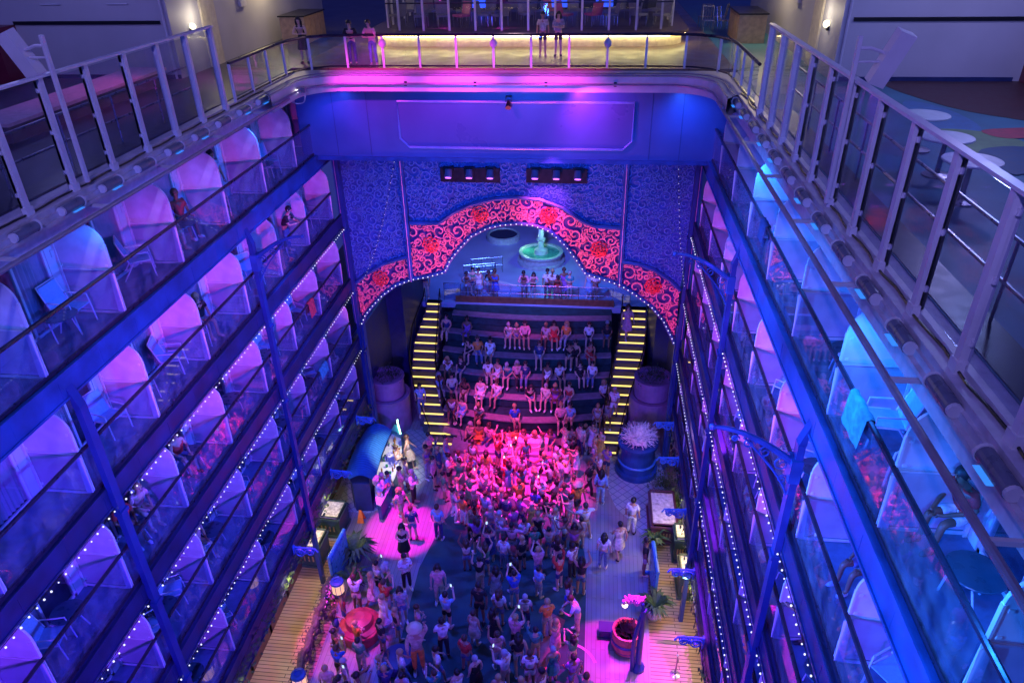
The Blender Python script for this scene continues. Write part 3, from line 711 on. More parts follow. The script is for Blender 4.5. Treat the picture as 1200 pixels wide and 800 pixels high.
# lamp bays in the lattice
for (a, c, w_) in ((355, 67, 183), (618, 70, 185)):
    x0, z1 = P2([Z(a, c)])[0]; x1, z0 = P2([Z(a + w_, c + 46)])[0]
    b = MB(); b.box((x0, YA - .11, z0), (x1, YA - .02, z1)); bo = loc(b, 'lamp_bay', black, AW, OA)
    for i in range(3):
        x = x0 + (x1 - x0) * (.15 + .35 * i); zc = (z0 + z1) / 2 + .12
        t = thing('moving_head_lamp', f'stage lamp with violet lens, {["left", "middle", "right"][i]} of three in the {"left" if a < 500 else "right"} lamp bay above the arch', 'stage light', (x, YA - .2, zc), 0, 'stage lamps above the arch')
        q = MB(); q.tube([(0, .0, .12), (0, -.14, -.14)], [.13, .15], 12); q.build('lamp_head', mat('lamp_body', (.12, .13, .2), .4), t)
        q = MB(); q.tube([(0, -.145, -.15), (0, -.152, -.165)], [.11, .11], 12); q.build('lens', glow('lens_violet', (.45, .10, 1.0), 4.0), t)
        q = MB(); q.box((-.19, -.03, -.05), (-.16, .05, .2)); q.box((.16, -.03, -.05), (.19, .05, .2)); q.box((-.19, -.03, .19), (.19, .09, .22)); q.build('yoke', black, t)
lamp('arch_light', 'SPOT', (-2.9, 21.5, -16.0), 4600, (1.0, 0.15, 0.27), (-2.9, YA, -11.2), 0.2, 95, 0.7)
lamp('arch_light', 'SPOT', (-7.0, 22.5, -17.0), 1000, (1.0, 0.15, 0.27), (-8.8, YA, -13.6), 0.2, 40, 0.7)
lamp('arch_light', 'SPOT', (1.2, 22.5, -17.0), 1000, (1.0, 0.15, 0.27), (3.0, YA, -13.8), 0.2, 40, 0.7)
# festoon strands
for i, (p0, p1, nm) in enumerate(((aty(462, 190, 26.2), aty(425, 330, 25.6), 'left'), (aty(795, 190, 26.2), aty(802, 335, 25.6), 'right'))):
    b = MB(); pts = []
    for k in range(25):
        t = k / 24; q = Vector(p0).lerp(p1, t); q.z -= 0.5 * math.sin(math.pi * t); pts.append(q)
    t_ = thing('festoon_strand', f'hanging strand of tiny white bulbs in front of the {nm} lattice panel', 'string lights', p0)
    c_ = MB(); c_.tube([q - Vector(p0) for q in pts], .006, 4); c_.build('cable', black, t_)
    for q in pts: b.ball(q - Vector(p0), .013, 5, 3)
    b.build('bulb_string', bulbm, t_)

# ------------------------------------------------------------------ amphitheatre
NT = 7; RISE = (ZP - ZF) / NT; RUN = 1.06; YS = 27.6
XC = -2.85
def tier_edge(k, yoff=0.0, n=14, pad=0.0):
    # left and right limits follow the curved stairs
    y = YS + RUN * k
    xa = -7.0 + 0.35 * math.sin(k / NT * math.pi) * -1 + (0.35 if k < 2 else 0) - pad; xb = 1.25 + (-0.45 + 0.2 * k if k < 3 else 0.12) + pad
    pts = []
    for i in range(n + 1):
        t = i / n; x = xa + (xb - xa) * t; sag = 0.75 * (1 - k / (NT + 3)) * math.sin(math.pi * t)
        pts.append((x, y + yoff - sag))
    return pts
th = thing('amphitheatre_seating', 'curved stepped seating of seven tiers with teal turf treads behind the dance floor', 'seating', (XC, YS, ZF))
OT = Vector((XC, YS, ZF))
for k in range(NT):
    z0 = ZF + RISE * k; z1 = z0 + RISE
    f = tier_edge(k); bk = [(x, YS + RUN * NT + 0.9) for x, y in f]
    b = MB(); b.prism(f + bk[::-1], z0 + (0 if k == 0 else 0.0), z1 - 0.06, 'z'); 
    b.v = [(x, y, z) for x, y, z in b.v]
    bm_o = loc(b, 'tier', seatgreen, th, OT)
    f2 = tier_edge(k, -0.05); f3 = tier_edge(k, 0.40)
    b = MB(); n_ = len(f2)
    vs = [(x, y, z1 - .06) for x, y in f2] + [(x, y, z1 + .015) for x, y in f2] + [(x, y, z1 + .015) for x, y in f3] + [(x, y, z1 - .06) for x, y in f3]
    fs = []
    for i in range(n_ - 1):
        fs += [(i, i + 1, n_ + i + 1, n_ + i), (n_ + i, n_ + i + 1, 2 * n_ + i + 1, 2 * n_ + i), (2 * n_ + i, 2 * n_ + i + 1, 3 * n_ + i + 1, 3 * n_ + i), (3 * n_ + i, 3 * n_ + i + 1, i + 1, i)]
    b.add(vs, fs); loc(b, 'bench_seat', stone, th, OT)
# upper parapet and rail
b = MB(); b.box((-7.2, YS + RUN * NT + .3, ZP - .02), (1.5, YS + RUN * NT + .42, ZP + .35)); loc(b, 'parapet', wood, th, OT)
rr_ = thing('plaza_railing', 'thin metal railing with glass along the top of the amphitheatre', 'railing', (XC, 35.5, ZP))
b = MB()
for z in (1.05, .55): b.tube([(-5.0, 0, z), (5.2, 0, z)], .02, 6)
b.build('rail_bar', metal, rr_)
b = MB()
for i in range(12): b.tube([(-5.0 + i * .927, 0, 0), (-5.0 + i * .927, 0, 1.05)], .018, 6)
b.build('rail_post', metal, rr_)
b = MB(); b.box((-5, -.006, .1), (5.2, .006, 1.0)); b.build('glass_pane', glass, rr_)
# stairs
def stairs(side):
    s = -1 if side == 'left' else 1
    N = 17; t_ = thing('staircase', f'curved staircase with glowing yellow step edges on the {side} of the amphitheatre', 'staircase', (XC + s * 4.9, YS, ZF))
    OS = Vector((XC + s * 4.9, YS, ZF)); tr = MB(); led = MB(); wl = MB()
    cen = []
    for i in range(N):
        t = i / (N - 1); y = YS - 0.6 + 8.0 * t; z = ZF + (ZP - ZF) * (i + 1) / N
        c0 = Vector((XC + s * 4.9, y, z)); py = 400 - FPX * (AX.y * c0.x + AY.y * c0.y + AZ.y * c0.z) / -(AX.z * c0.x + AY.z * c0.y + AZ.z * c0.z)
        tab = [(350, 500, 517), (365, 498, 516), (400, 485, 514), (440, 481, 511), (480, 489, 519), (515, 504, 540), (540, 510, 548)] if s < 0 else \
              [(350, 730, 758), (375, 728, 758), (400, 724, 757), (430, 719, 752), (460, 713, 743), (490, 708, 733), (515, 704, 727), (540, 700, 722)]
        for q in range(len(tab) - 1):
            if tab[q][0] <= py <= tab[q + 1][0]:
                u = (py - tab[q][0]) / (tab[q + 1][0] - tab[q][0]); xa = aty(tab[q][1] + u * (tab[q + 1][1] - tab[q][1]), py, y).x; xb = aty(tab[q][2] + u * (tab[q + 1][2] - tab[q][2]), py, y).x
        tr.box((xa, y, ZF), (xb, y + 8.0 / (N - 1), z - .0)); 
        led = MB(); led.box((xa + .08, y - .02, z - .045), (xb - .08, y + .04, z + .008)); loc(led, 'led_strip', ledm, t_, OS)
        cen.append((xa, xb, y, z))
    loc(tr, 'step', mat('stair_dark', (.13, .10, .12), .5, var=.2), t_, OS)
    for j, nm in ((0, 'handrail'), (1, 'handrail')):
        h = MB(); h.tube([(c[j], c[2], c[3] + .95) for c in cen], .03, 6)
        for c in cen[::4]: h.tube([(c[j], c[2], c[3] - .1), (c[j], c[2], c[3] + .95)], .018, 5)
        loc(h, nm, black, t_, OS)
stairs('left'); stairs('right')
# side walls of the theatre hollow
for s, x0 in ((-1, XL - .35), (1, XR + .35)):
    w_ = thing('theatre_side_wall', f'dark blue curved wall beside the {"left" if s < 0 else "right"} theatre staircase', 'wall', (x0, 31, ZF))
    b = MB(); n_ = 12
    pts = [(0.0 - s * (1.1 * math.sin(i / n_ * math.pi / 2) if i > n_ / 2 else 0.55 * i / n_), -4.4 + 9.3 * i / n_) for i in range(n_ + 1)]
    out = [(p[0] + s * .35, p[1]) for p in pts]
    b.prism(pts + out[::-1], 0, 6.0, 'z'); b.build('wall_face', navyd, w_)
    b = MB(); b.tube([(p[0], p[1], 6.05) for p in pts], .09, 8); b.build('coping', navy, w_)
def curved_planter(label, c, tiers, m, ball=None):
    t = thing('curved_planter', label, 'planter', c)
    for i, (r0, r1, z0, z1) in enumerate(tiers):
        b = MB(); b.lathe((0, 0, 0), [(r0, z0), (r0, z1 - .08), (r0 + .05, z1 - .08), (r0 + .05, z1), (r0 - .15, z1), (r0 - .15, z1 - .12)], 28); b.build('planter_drum', m, t)
    return t
purp = mat('mauve_plaster', (.30, .20, .34), .6, var=.2, scale=2)
curved_planter('stacked mauve drum planter beside the left theatre stairs', (-9.45, 28.6, ZF), [(1.0, 0, 0, 1.9), (.8, 0, 1.9, 2.9)], purp)
curved_planter('stacked mauve drum planter beside the right theatre stairs', (3.3, 29.4, ZF), [(1.05, 0, 0, 2.0), (.85, 0, 2.0, 3.0)], purp)
def bush(name, label, cat, c, r, n, m, leaf=(.05, .12), sz=.7, parent=None, inner=0.35, stemh=0):
    b = MB(); rnd = random.Random(int(c[0] * 97 + c[1] * 31))
    for i in range(n):
        v = Vector((rnd.gauss(0, 1), rnd.gauss(0, 1), rnd.gauss(0, 1))).normalized() * r * (inner + (1 - inner) * rnd.random() ** .5) * (0.8 + .35 * math.sin(i * .01 * 7))
        v.z = abs(v.z) * sz + stemh
        L = rnd.uniform(*leaf); d = (v + Vector((rnd.uniform(-.5, .5) * r, rnd.uniform(-.5, .5) * r, rnd.uniform(0, .6) * r))).normalized(); e = d.cross(Vector((rnd.random(), rnd.random(), rnd.random()))).normalized() * L * .3
        b.add([v, v + d * L * .5 + e, v + d * L, v + d * L * .5 - e], [(0, 1, 2, 3)])
    if parent: o = b.build(name, m, parent); return o
    o = b.build(name, m, None, c); tag(o, label, cat); return o
# upper foliage at left and right of the stairs
bush('shrub', 'dark green shrub in the mauve planter by the left theatre stairs', 'shrub', (-9.45, 28.6, ZF + 2.75), .8, 500, foliage)
bush('shrub', 'dark green shrub in the mauve planter by the right theatre stairs', 'shrub', (3.3, 29.4, ZF + 2.85), .85, 500, foliage)
# blue round planter with white coral-like sculpture
pc = atz(746, 556, ZF); pc = Vector((2.55, 26.1, ZF))
bl = thing('round_planter', 'round blue drum planter at the foot of the right theatre stairs', 'planter', pc)
b = MB(); b.lathe((0, 0, 0), [(.95, 0), (.95, .22), (.8, .26), (.78, 1.5), (.9, 1.55), (.9, 1.68), (.7, 1.68), (.7, 1.6)], 32); b.build('planter_drum', navy, bl)
b = MB(); b.lathe((0, 0, 0), [(.83, .62), (.86, .64), (.86, .70), (.83, .72)], 32); b.build('drum_band', azpaint, bl)
t = thing('branch_sculpture', 'dense white branching ornament glowing faintly on the round blue planter', 'sculpture', pc + Vector((0, 0, 1.85)))
b = MB(); rnd = random.Random(4)
b.tube([(0, 0, -.2), (0, 0, .15)], [.35, .2], 10)
for i in range(330):
    a = rnd.uniform(0, 6.28); el = rnd.uniform(-.05, 1.5); r = rnd.uniform(.80, .95); d = Vector((math.cos(a) * math.cos(el), math.sin(a) * math.cos(el), math.sin(el) * .72)); q = Vector((rnd.uniform(-1, 1), rnd.uniform(-1, 1), rnd.uniform(-1, 1))) * .14
    b.tube([d * .15, d * r * .5 + q, d * r * .8 - q * .5, d * r + q * .6], [.018, .013, .010, .006], 3)
b.build('branches', white, t)
lamp('planter_light', 'POINT', pc + Vector((-.35, -1.3, 2.2)), 12, (1.0, .05, .3), size=.05)
lamp('planter_light', 'POINT', pc + Vector((.0, -.9, 2.9)), 28, (.5, .3, 1.0), size=.1)

# ------------------------------------------------------------------ plaza things
fc = atz(634, 306, ZP)
t = thing('fountain', 'round green-lit fountain basin on the blue plaza behind the arch', 'fountain', fc)
b = MB(); b.lathe((0, 0, 0), [(1.45, 0), (1.45, .18), (1.25, .22), (1.2, .5), (1.35, .55), (1.35, .68), (1.15, .68), (1.15, .5)], 36); b.build('basin', mat('basin_stone', (.35, .5, .42), .4, var=.2), t)
b = MB(); b.lathe((0, 0, 0), [(1.15, .50), (1.15, .56)], 36); b.build('water', mat('green_water', (.05, .3, .2), .08, var=.3), t)
b = MB(); b.lathe((0, 0, .5), [(.45, 0), (.4, .3), (.2, .4), (.15, .9), (.3, 1.0), (.1, 1.05)], 20); b.build('pedestal', mat('basin_stone', (.35, .5, .42)), t)
t = thing('statue', 'small white winged statue standing in the middle of the green fountain', 'statue', fc + Vector((0, 0, 1.5)))
b = MB(); b.tube([(0, 0, 0), (0, 0, .35), (.02, 0, .75), (0, -.03, 1.1), (0, -.03, 1.2)], [.2, .17, .19, .09, .07], 10); b.ball((0, -.04, 1.32), .13, 10, 6)
for q in (-1, 1): b.tube([(q * .15, 0, .95), (q * .45, -.1, 1.15), (q * .6, -.1, 1.5)], [.08, .06, .03], 6); b.tube([(q * .08, 0, .1), (q * .16, -.15, -.15)], [.12, .06], 6)
b.build('figure', white, t, smooth=True)
lamp('fountain_light', 'POINT', fc + Vector((.5, -1.2, 2.0)), 60, (.25, 1.0, .55), size=.1)
lamp('fountain_light', 'POINT', fc + Vector((-.9, .3, 1.1)), 25, (.5, 1.0, .8), size=.1)
dc = atz(590, 280, ZP)
t = thing('round_pool', 'round dark pool with a pale rim on the plaza beside the fountain', 'pool', dc)
b = MB(); b.lathe((0, 0, 0), [(1.1, 0), (1.1, .35), (.95, .4), (.9, .3)], 32); b.build('rim', mat('basin_stone', (.35, .5, .42)), t)
b = MB(); b.lathe((0, 0, 0), [(.92, .28), (.92, .32)], 32); b.build('water', mat('dark_water', (.01, .02, .05), .05), t)
hr = atz(562, 330, ZP)
t = thing('ramp_rail', 'zigzag metal handrails of the ramp on the blue plaza left of the fountain', 'railing', hr)
b = MB()
for i, (xa, ya, xb, yb) in enumerate(((-.9, 0, .9, .5), (-.6, .9, 1.2, 1.4), (.9, .5, .9, -.9))):
    for z in (.5, 1.0): b.tube([(xa, ya, z), (xb, yb, z)], .022, 5)
    for q in range(4): b.tube([(xa + (xb - xa) * q / 3, ya + (yb - ya) * q / 3, 0), (xa + (xb - xa) * q / 3, ya + (yb - ya) * q / 3, 1.0)], .02, 5)
b.build('rail_bar', metal, t)
lamp('plaza_light', 'SPOT', (-3, 30, -8.5), 10000, (0.07, 0.18, 1.0), (-3, 44, -17.8), 0.4, 85, 0.8)
wd_ = thing('wedge_wall', 'low pale wedge-shaped wall at the front of the blue plaza', 'wall', atz(600, 340, ZP))
b = MB(); b.prism([(-1.6, 0), (1.0, 0), (.6, .12), (-1.6, .7)], 0, .25, 'y'); b.build('wall_face', pale, wd_)

lamp('plaza_light', 'SPOT', (-2.6, 27.0, -10.5), 1500, (1.0, 0.05, 0.30), (-2.6, 36.0, ZP + 1.3), 0.2, 52, 0.7)
# front steps of the stage
st = thing('stage_steps', 'low wide steps with red-lit edges where the crowd gathers below the seating', 'steps', (-3.6, 26.2, ZF))
for k, (hw, y0, z0) in enumerate(((2.7, -.9, 0), (2.5, -.45, .16), (2.3, 0, .32))):
    b = MB(); b.box((-hw, y0, z0), (hw, 1.3, z0 + .155)); b.build('step', mat('step_grey', (.2, .18, .26), .5, var=.2), st)
b = MB(); b.box((.7, .25, .476), (2.1, .85, .95)); b.build('bench_block', mat('pink_block', (.65, .5, .55), .5), st)
# ------------------------------------------------------------------ left bar kiosk
zr_ = -20.25
KL = [atz(*p, zr_) for p in ((409, 562), (405, 556), (410, 540), (417, 524), (425, 510), (431, 501))]
KR = [atz(*p, zr_) for p in ((440, 562), (441, 552), (446, 532), (452, 516), (459, 501))]
def lerpl(L_, t):
    u = t * (len(L_) - 1); i = min(len(L_) - 2, int(u)); return L_[i].lerp(L_[i + 1], u - i)
OK_ = Vector((-9.0, 23.4, ZF))
bk = thing('bar_kiosk', 'blue kiosk bar under a wide ribbed shell roof beside the left balconies', 'kiosk', OK_)
def shell(b, t0, t1, dz, M_=10):
    vs = []
    for t in (t0, t1):
        a, c = lerpl(KL, t), lerpl(KR, t)
        for j in range(M_ + 1):
            u = j / M_; p = a.lerp(c, u); vs.append((p.x, p.y, zr_ + dz + .30 * math.sin(math.pi * u) - .15 * u))
    b.add(vs, [(j, j + 1, M_ + 1 + j + 1, M_ + 1 + j) for j in range(M_)])
b = MB()
for i in range(30): shell(b, i / 30, (i + .78) / 30, .03)
loc(b, 'roof_rib', mat('shell_blue', (.03, .16, .42), .35, var=.15), bk, OK_)
b = MB()
for i in range(14): shell(b, i / 14, (i + 1) / 14, 0)
loc(b, 'roof', navy, bk, OK_)
b = MB(); n_ = 12
ring = [lerpl(KL, i / n_).lerp(lerpl(KR, i / n_), .1) for i in range(n_ + 1)] + [lerpl(KR, i / n_).lerp(lerpl(KL, i / n_), .25) for i in range(n_, -1, -1)]
b.prism([(p.x, p.y) for p in ring], ZF, zr_ - .22, 'z'); loc(b, 'bar_wall', navyd, bk, OK_)
zc_ = ZF + .95
LE = [atz(*p, zc_) for p in ((441, 590), (439, 572), (441, 556), (446, 540), (452, 524), (459, 508), (463, 502))]
RE = [atz(*p, zc_) for p in ((446, 592), (455, 575), (463, 558), (468, 542), (471, 528), (470, 514), (466, 503))]
OC_ = Vector((-7.9, 24.2, ZF))
bc = thing('buffet_counter', 'leaf-shaped white lit counter crowded with glasses beside the blue kiosk', 'counter', OC_)
b = MB(); b.prism([(p.x, p.y) for p in LE + RE[::-1]], zc_ - .06, zc_, 'z'); loc(b, 'worktop', white, bc, OC_)
cc = sum((p for p in LE + RE), Vector()) / 14
b = MB(); b.prism([(cc.x + (p.x - cc.x) * .86, cc.y + (p.y - cc.y) * .95) for p in LE + RE[::-1]], ZF, zc_ - .06, 'z'); loc(b, 'cabinet', navy, bc, OC_)
b = MB(); b.prism([(p.x, p.y) for p in (LE[5], RE[5], RE[6], LE[6])], zc_ + .001, zc_ + .25, 'z'); loc(b, 'green_display', mat('display_green', (.1, .45, .35), .3), bc, OC_)
rnd = random.Random(3)
for i in range(48):
    tt = rnd.uniform(.08, .78); pq = lerpl(LE, tt).lerp(lerpl(RE, tt), rnd.uniform(.15, .85))
    q = MB(); q.lathe((0, 0, 0), [(.035, 0), (.04, .16), (.015, .2), (.015, .26)] if i % 2 else [(.05, 0), (.06, .1), (.055, .12)], 8)
    o = q.build('bottle' if i % 2 else 'bowl', [white, mat('green_bottle', (.03, .2, .08), .1), mat('amber_bottle', (.35, .15, .03), .1)][i % 3], None, (pq.x, pq.y, zc_ + .001))
    tag(o, ('small bottle standing' if i % 2 else 'small bowl set out') + ' on the white buffet counter by the blue kiosk', 'bottle' if i % 2 else 'bowl', 'bottles on the buffet counter' if i % 2 else 'bowls on the buffet counter')
lamp('counter_light', 'SPOT', (-7.2, 24.4, ZF + 3.2), 420, (1, .93, .75), (cc.x, cc.y, zc_), .08, 75, .6)
nl = MB(); nl.tube([(RE[5].x, RE[5].y, zc_ + .3), (RE[6].x, RE[6].y + .1, zc_ + .34), (RE[6].x - .05, RE[6].y + .3, zc_ + .34)], .04, 6); tag(nl.build('neon_tube', glow('neon_green', (.5, 1.0, .8), 4)), 'short bright greenish neon tube at the tip of the buffet counter', 'lamp')

# ------------------------------------------------------------------ kiosks and floor furniture
def kiosk(label, c, w, d, h, topm, rz=0, body=None):
    t = thing('display_kiosk', label, 'kiosk', c, rz)
    bodym = body or mat('kiosk_green', (.03, .07, .06), .4, var=.2)
    b = MB(); b.box((-w, -d, 0), (w, d, h - .1)); b.box((-w - .05, -d - .05, 0), (w + .05, d + .05, .12)); b.box((-w - .05, -d - .05, h - .2), (w + .05, d + .05, h - .1)); b.build('cabinet', bodym, t)
    b = MB(); b.box((-w * .9, -d * .9, h - .1), (w * .9, d * .9, h - .04)); b.build('lit_top', topm, t)
    b = MB()
    for x in (-w, w - .06):
        for y in (-d, d - .06): b.box((x, y, h - .1), (x + .06, y + .06, h))
    b.box((-w, -d, h), (w, -d + .05, h + .03)); b.box((-w, d - .05, h), (w, d, h + .03)); b.box((-w, -d, h), (-w + .05, d, h + .03)); b.box((w - .05, -d, h), (w, d, h + .03)); b.build('top_frame', bodym, t)
    b = MB()
    for k in range(7): b.box((-w * .8 + k * w * .24, -d - .062, h * .35), (-w * .8 + k * w * .24 + .06, -d - .052, h * .6))
    b.build('drawer_trim', mat('brass', (.6, .45, .25), .3, metal=.8), t)
    return t
topw = mat('lit_marble', (.6, .62, .5), .4, var=.45, scale=9)
for kx, ky in ((362, 652), (386, 618), (806, 690), (800, 650)):
    p = atz(kx, ky, ZF); lamp('kiosk_lamp', 'POINT', (p.x, p.y, ZF + 1.95), 14, (1, .85, .55), size=.06)
kiosk('dark green kiosk with speckled white top, lower one beside the wooden deck', atz(362, 652, ZF) + Vector((0, 0, 0)), .72, .5, 1.1, topw, -.05)
kiosk('dark green kiosk with speckled white top, nearer the blue bar kiosk', atz(386, 618, ZF), .72, .5, 1.1, topw, -.05)
marb = mat('veined_marble', (.55, .5, .52), .3, var=.35, scale=7)
kiosk('marble topped dark counter by the right tiled floor', atz(771, 610, ZF) + Vector((.1, -.3, 0)), .5, 1.0, 1.05, marb, 0.0, mat('plum_cabinet', (.10, .04, .07), .4))
kiosk('tall warm-lit display kiosk under the right balconies, nearer the camera', atz(806, 690, ZF), .42, .5, 1.3, topw)
kiosk('tall warm-lit display kiosk under the right balconies, farther back', atz(800, 650, ZF), .42, .4, 1.3, topw)
def board(label, c, rz, l=.75, h=1.6):
    t = thing('menu_board', label, 'board', c, rz)
    b = MB(); b.box((-.05, -l, .1), (.05, l, h)); b.tube([(0, -l, h), (0, l, h)], .08, 8); b.box((-.2, -l, 0), (.2, -l + .1, .1)); b.box((-.2, l - .1, 0), (.2, l, .1)); b.build('board_frame', azpaint, t)
    b = MB(); b.box((.051, -l + .12, .3), (.06, l - .12, h - .15)); b.box((-.06, -l + .12, .3), (-.051, l - .12, h - .15)); b.build('board_face', mat('board_face', (.1, .35, .5), .3, var=.4, scale=6), t)
board('blue freestanding menu board among plants on the left promenade', atz(401, 672, ZF), -.08)
board('blue freestanding board beside potted plants on the right promenade', atz(764, 688, ZF), .05)
def lantern(label, c):
    t = thing('lantern', label, 'lantern', c)
    b = MB(); b.lathe((0, 0, 0), [(.16, 0), (.16, .06), (.05, .1), (.05, 1.5), (.15, 1.55), (.2, 1.6)], 14); b.build('pole', navy, t)
    b = MB(); b.lathe((0, 0, 0), [(.18, 1.6), (.22, 1.66), (.22, 2.0), (.18, 2.06)], 16); b.build('lantern_glass', glow('lantern_glow', (1.0, .50, .25), 1.1, True), t)
    b = MB(); b.lathe((0, 0, 0), [(.24, 2.06), (.22, 2.12), (.12, 2.14), (.12, 2.10)], 16)
    for k in range(8): b.tube([(.225 * math.cos(k * .785), .225 * math.sin(k * .785), 1.62), (.225 * math.cos(k * .785), .225 * math.sin(k * .785), 2.06)], .012, 4)
    b.build('lantern_cap', navy, t)
lantern('glowing warm lantern on a post beside the menu board', atz(404, 728, ZF)); lantern('glowing warm lantern on a post at the lower edge near the bark fence', atz(362, 838, ZF))
# bark covered fence
A_ = atz(388, 680, ZF + .6); B_ = atz(346, 800, ZF + .6)
t = thing('bark_fence', 'low fence wrapped in dark bark and vines along the wooden deck', 'fence', (A_.x, A_.y, ZF))
b = MB(); pts = [Vector((0, 0, .75)).lerp(Vector((B_.x - A_.x, B_.y - A_.y, .75)), i / 14) + Vector((.06 * math.sin(i * 2.1), 0, .05 * math.sin(i * 1.3))) for i in range(15)]
b.tube(pts, [.10 + .04 * math.sin(i * 1.9) ** 2 for i in range(15)], 8); b.tube([p - Vector((0, 0, .4)) for p in pts], .07, 7)
for i in range(0, 15, 2): b.tube([pts[i], Vector((pts[i].x, pts[i].y, 0))], .07, 7)
b.build('trunk_rail', barkm, t)
b = MB(); rnd = random.Random(8)
for i in range(500):
    p = rnd.choice(pts) + Vector((rnd.gauss(0, .12), rnd.gauss(0, .15), rnd.uniform(-.6, .15))); a = rnd.uniform(0, 6.3); e = Vector((math.cos(a), math.sin(a), rnd.uniform(-1, 1))) * .05; g = Vector((-math.sin(a), math.cos(a), .5)) * .03
    b.add([p - e, p + g, p + e, p - g], [(0, 1, 2, 3)])
b.build('vine', barkm, t)
b = MB()
for i in range(60):
    p = pts[1] + Vector((.15 + rnd.gauss(0, .1), -.4 + rnd.gauss(0, .3), rnd.uniform(-.3, .2))); b.ball(p, .035, 5, 3)
b.build('blossom', mat('pink_blossom', (.8, .2, .45), .6), t)
def potted(label, c, pr, ph, r, n, potm=white, palm=False):
    t = thing('potted_plant', label, 'plant', c)
    b = MB(); b.lathe((0, 0, 0), [(pr * .7, 0), (pr, ph), (pr * .85, ph), (pr * .8, ph - .05)], 20); b.build('pot', potm, t, smooth=False)
    b = MB(); rnd = random.Random(int(c[0] * 100))
    for i in range(n):
        a = rnd.uniform(0, 6.28); l = r * rnd.uniform(.6, 1.1); d = Vector((math.cos(a), math.sin(a), 0)); pe = Vector((-d.y, d.x, 0)) * l * .09; q0 = Vector((0, 0, ph))
        up_ = rnd.uniform(.3, 1.2); p1 = q0 + d * l * .5 + Vector((0, 0, l * .6 * up_)); p2 = q0 + d * l + Vector((0, 0, l * .35 * up_))
        b.add([q0 - pe * .3, q0 + pe * .3, p1 + pe, p1 - pe, p2], [(0, 1, 2, 3), (3, 2, 4)])
    b.build('leaves', foliage, t)
potted('leafy plant in a white pot beside the right blue board', atz(766, 722, ZF), .3, .5, .75, 70)
potted('leafy plant behind the far end of the right blue board', atz(765, 640, ZF), .25, .4, .7, 60, navy)
potted('leafy plant at the near end of the left blue menu board', atz(416, 690, ZF), .25, .4, .8, 70, navy)
potted('bushy plant at the far end of the left blue menu board', atz(419, 655, ZF), .25, .4, .9, 80, navy)
potted('plant in a dark pot between the marble counter and the balconies', atz(788, 600, ZF), .25, .5, .8, 70, navy)
# green hedge strips at foot of balconies
for nm, px, py in (('left', 375, 590), ('left end', 405, 560)):
    c = atz(px, py, ZF); bush('shrub', f'dark leafy shrub under the {nm} balconies by the kiosks', 'shrub', (c.x, c.y, ZF), .7, 700, foliage, sz=1.6)
bush('shrub', 'dark leafy shrub at the foot of the right arch pier', 'shrub', (3.6, 24.9, ZF), .6, 700, foliage, sz=2.0)
# orange wet-floor sign
t = thing('caution_sign', 'small orange folding caution sign left of the magenta spotlight pool', 'sign', atz(424, 610, ZF))
b = MB(); b.add([(-.16, -.15, 0), (.16, -.15, 0), (.05, 0, .62), (-.05, 0, .62), (-.16, .15, 0), (.16, .15, 0)], [(0, 1, 2, 3), (5, 4, 3, 2)]); b.build('sign_panel', mat('orange_plastic', (.85, .25, .03), .4), t)
# big copper pot, arched lamp post with pink blossoms
pp_ = atz(733, 757, ZF)
t = thing('copper_pot', 'large red-brown barrel pot lit pink at the lower right', 'pot', pp_)
b = MB(); b.lathe((0, 0, 0), [(.42, 0), (.5, .1), (.52, .5), (.46, .85), (.5, .9), (.42, .9), (.38, .8)], 26); b.build('pot_body', mat('copper_red', (.4, .12, .08), .4, var=.3), t)
b = MB(); b.lathe((0, 0, 0), [(.4, .78), (.4, .8)], 20); b.build('soil', barkm, t)
b = MB(); b.lathe((0, 0, 0), [(.525, .45), (.545, .47), (.545, .55), (.525, .57)], 26); b.lathe((0, 0, 0), [(.475, .12), (.50, .14), (.51, .2), (.495, .22)], 26); b.build('hoop', colpaint, t)
bush('twigs', '', '', (pp_.x, pp_.y, 0), .34, 160, barkm, leaf=(.1, .25), sz=.5, parent=t, stemh=.8)
po = atz(752, 800, ZF)
t = thing('lamp_post', 'tall slim blue lamp post with a curved top beside the barrel pot', 'lamp post', (2.2, 15.9, ZF))
b = MB(); b.lathe((0, 0, 0), [(.24, 0), (.24, .12), (.11, .3), (.09, 2.9)], 12); b.tube([(0, 0, 2.9), (-.05, 0, 3.15), (-.2, .05, 3.25), (-.42, .08, 3.2)], .06, 8); b.tube([(-.2, -.1, 0), (-.22, -.1, 1.6), (-.05, 0, 2.6)], .07, 8); b.build('pole', colpaint, t)
b = MB(); b.ball((-.60, .04, 3.02), .10, 12, 8); b.build('lamp_globe', glow('globe_glow', (1.0, .7, .6), 3.0, True), t)
b = MB(); rnd = random.Random(6)
for i in range(26):
    c0 = Vector((-.35 + rnd.uniform(-.3, .35), .04 + rnd.uniform(-.12, .12), 3.22 + rnd.uniform(-.08, .1))); rr_k = rnd.uniform(.05, .12); ax = rnd.uniform(0, 3)
    b.tube([c0 + Vector((rr_k * math.cos(k * .7) * math.cos(ax), rr_k * math.cos(k * .7) * math.sin(ax), rr_k * math.sin(k * .7))) for k in range(9)], [.03 + .012 * math.sin(k) for k in range(9)], 6)
b.build('blossom', mat('pink_blossom', (.8, .2, .45), .6), t, smooth=True)
t = thing('floor_box', 'dark square floor box beside the barrel pot', 'box', atz(710, 742, ZF))
b = MB(); b.box((-.25, -.2, 0), (.25, .2, .35)); b.box((-.27, -.22, .35), (.27, .22, .38)); b.build('box_body', navyd, t)
t = thing('barrier_post', 'chrome rope barrier post on the lower right wooden deck', 'barrier post', atz(791, 790, ZF))
b = MB(); b.lathe((0, 0, 0), [(.17, 0), (.17, .03), (.03, .06), (.025, .95), (.05, 1.0), (.02, 1.03)], 14); b.build('post', metal, t)
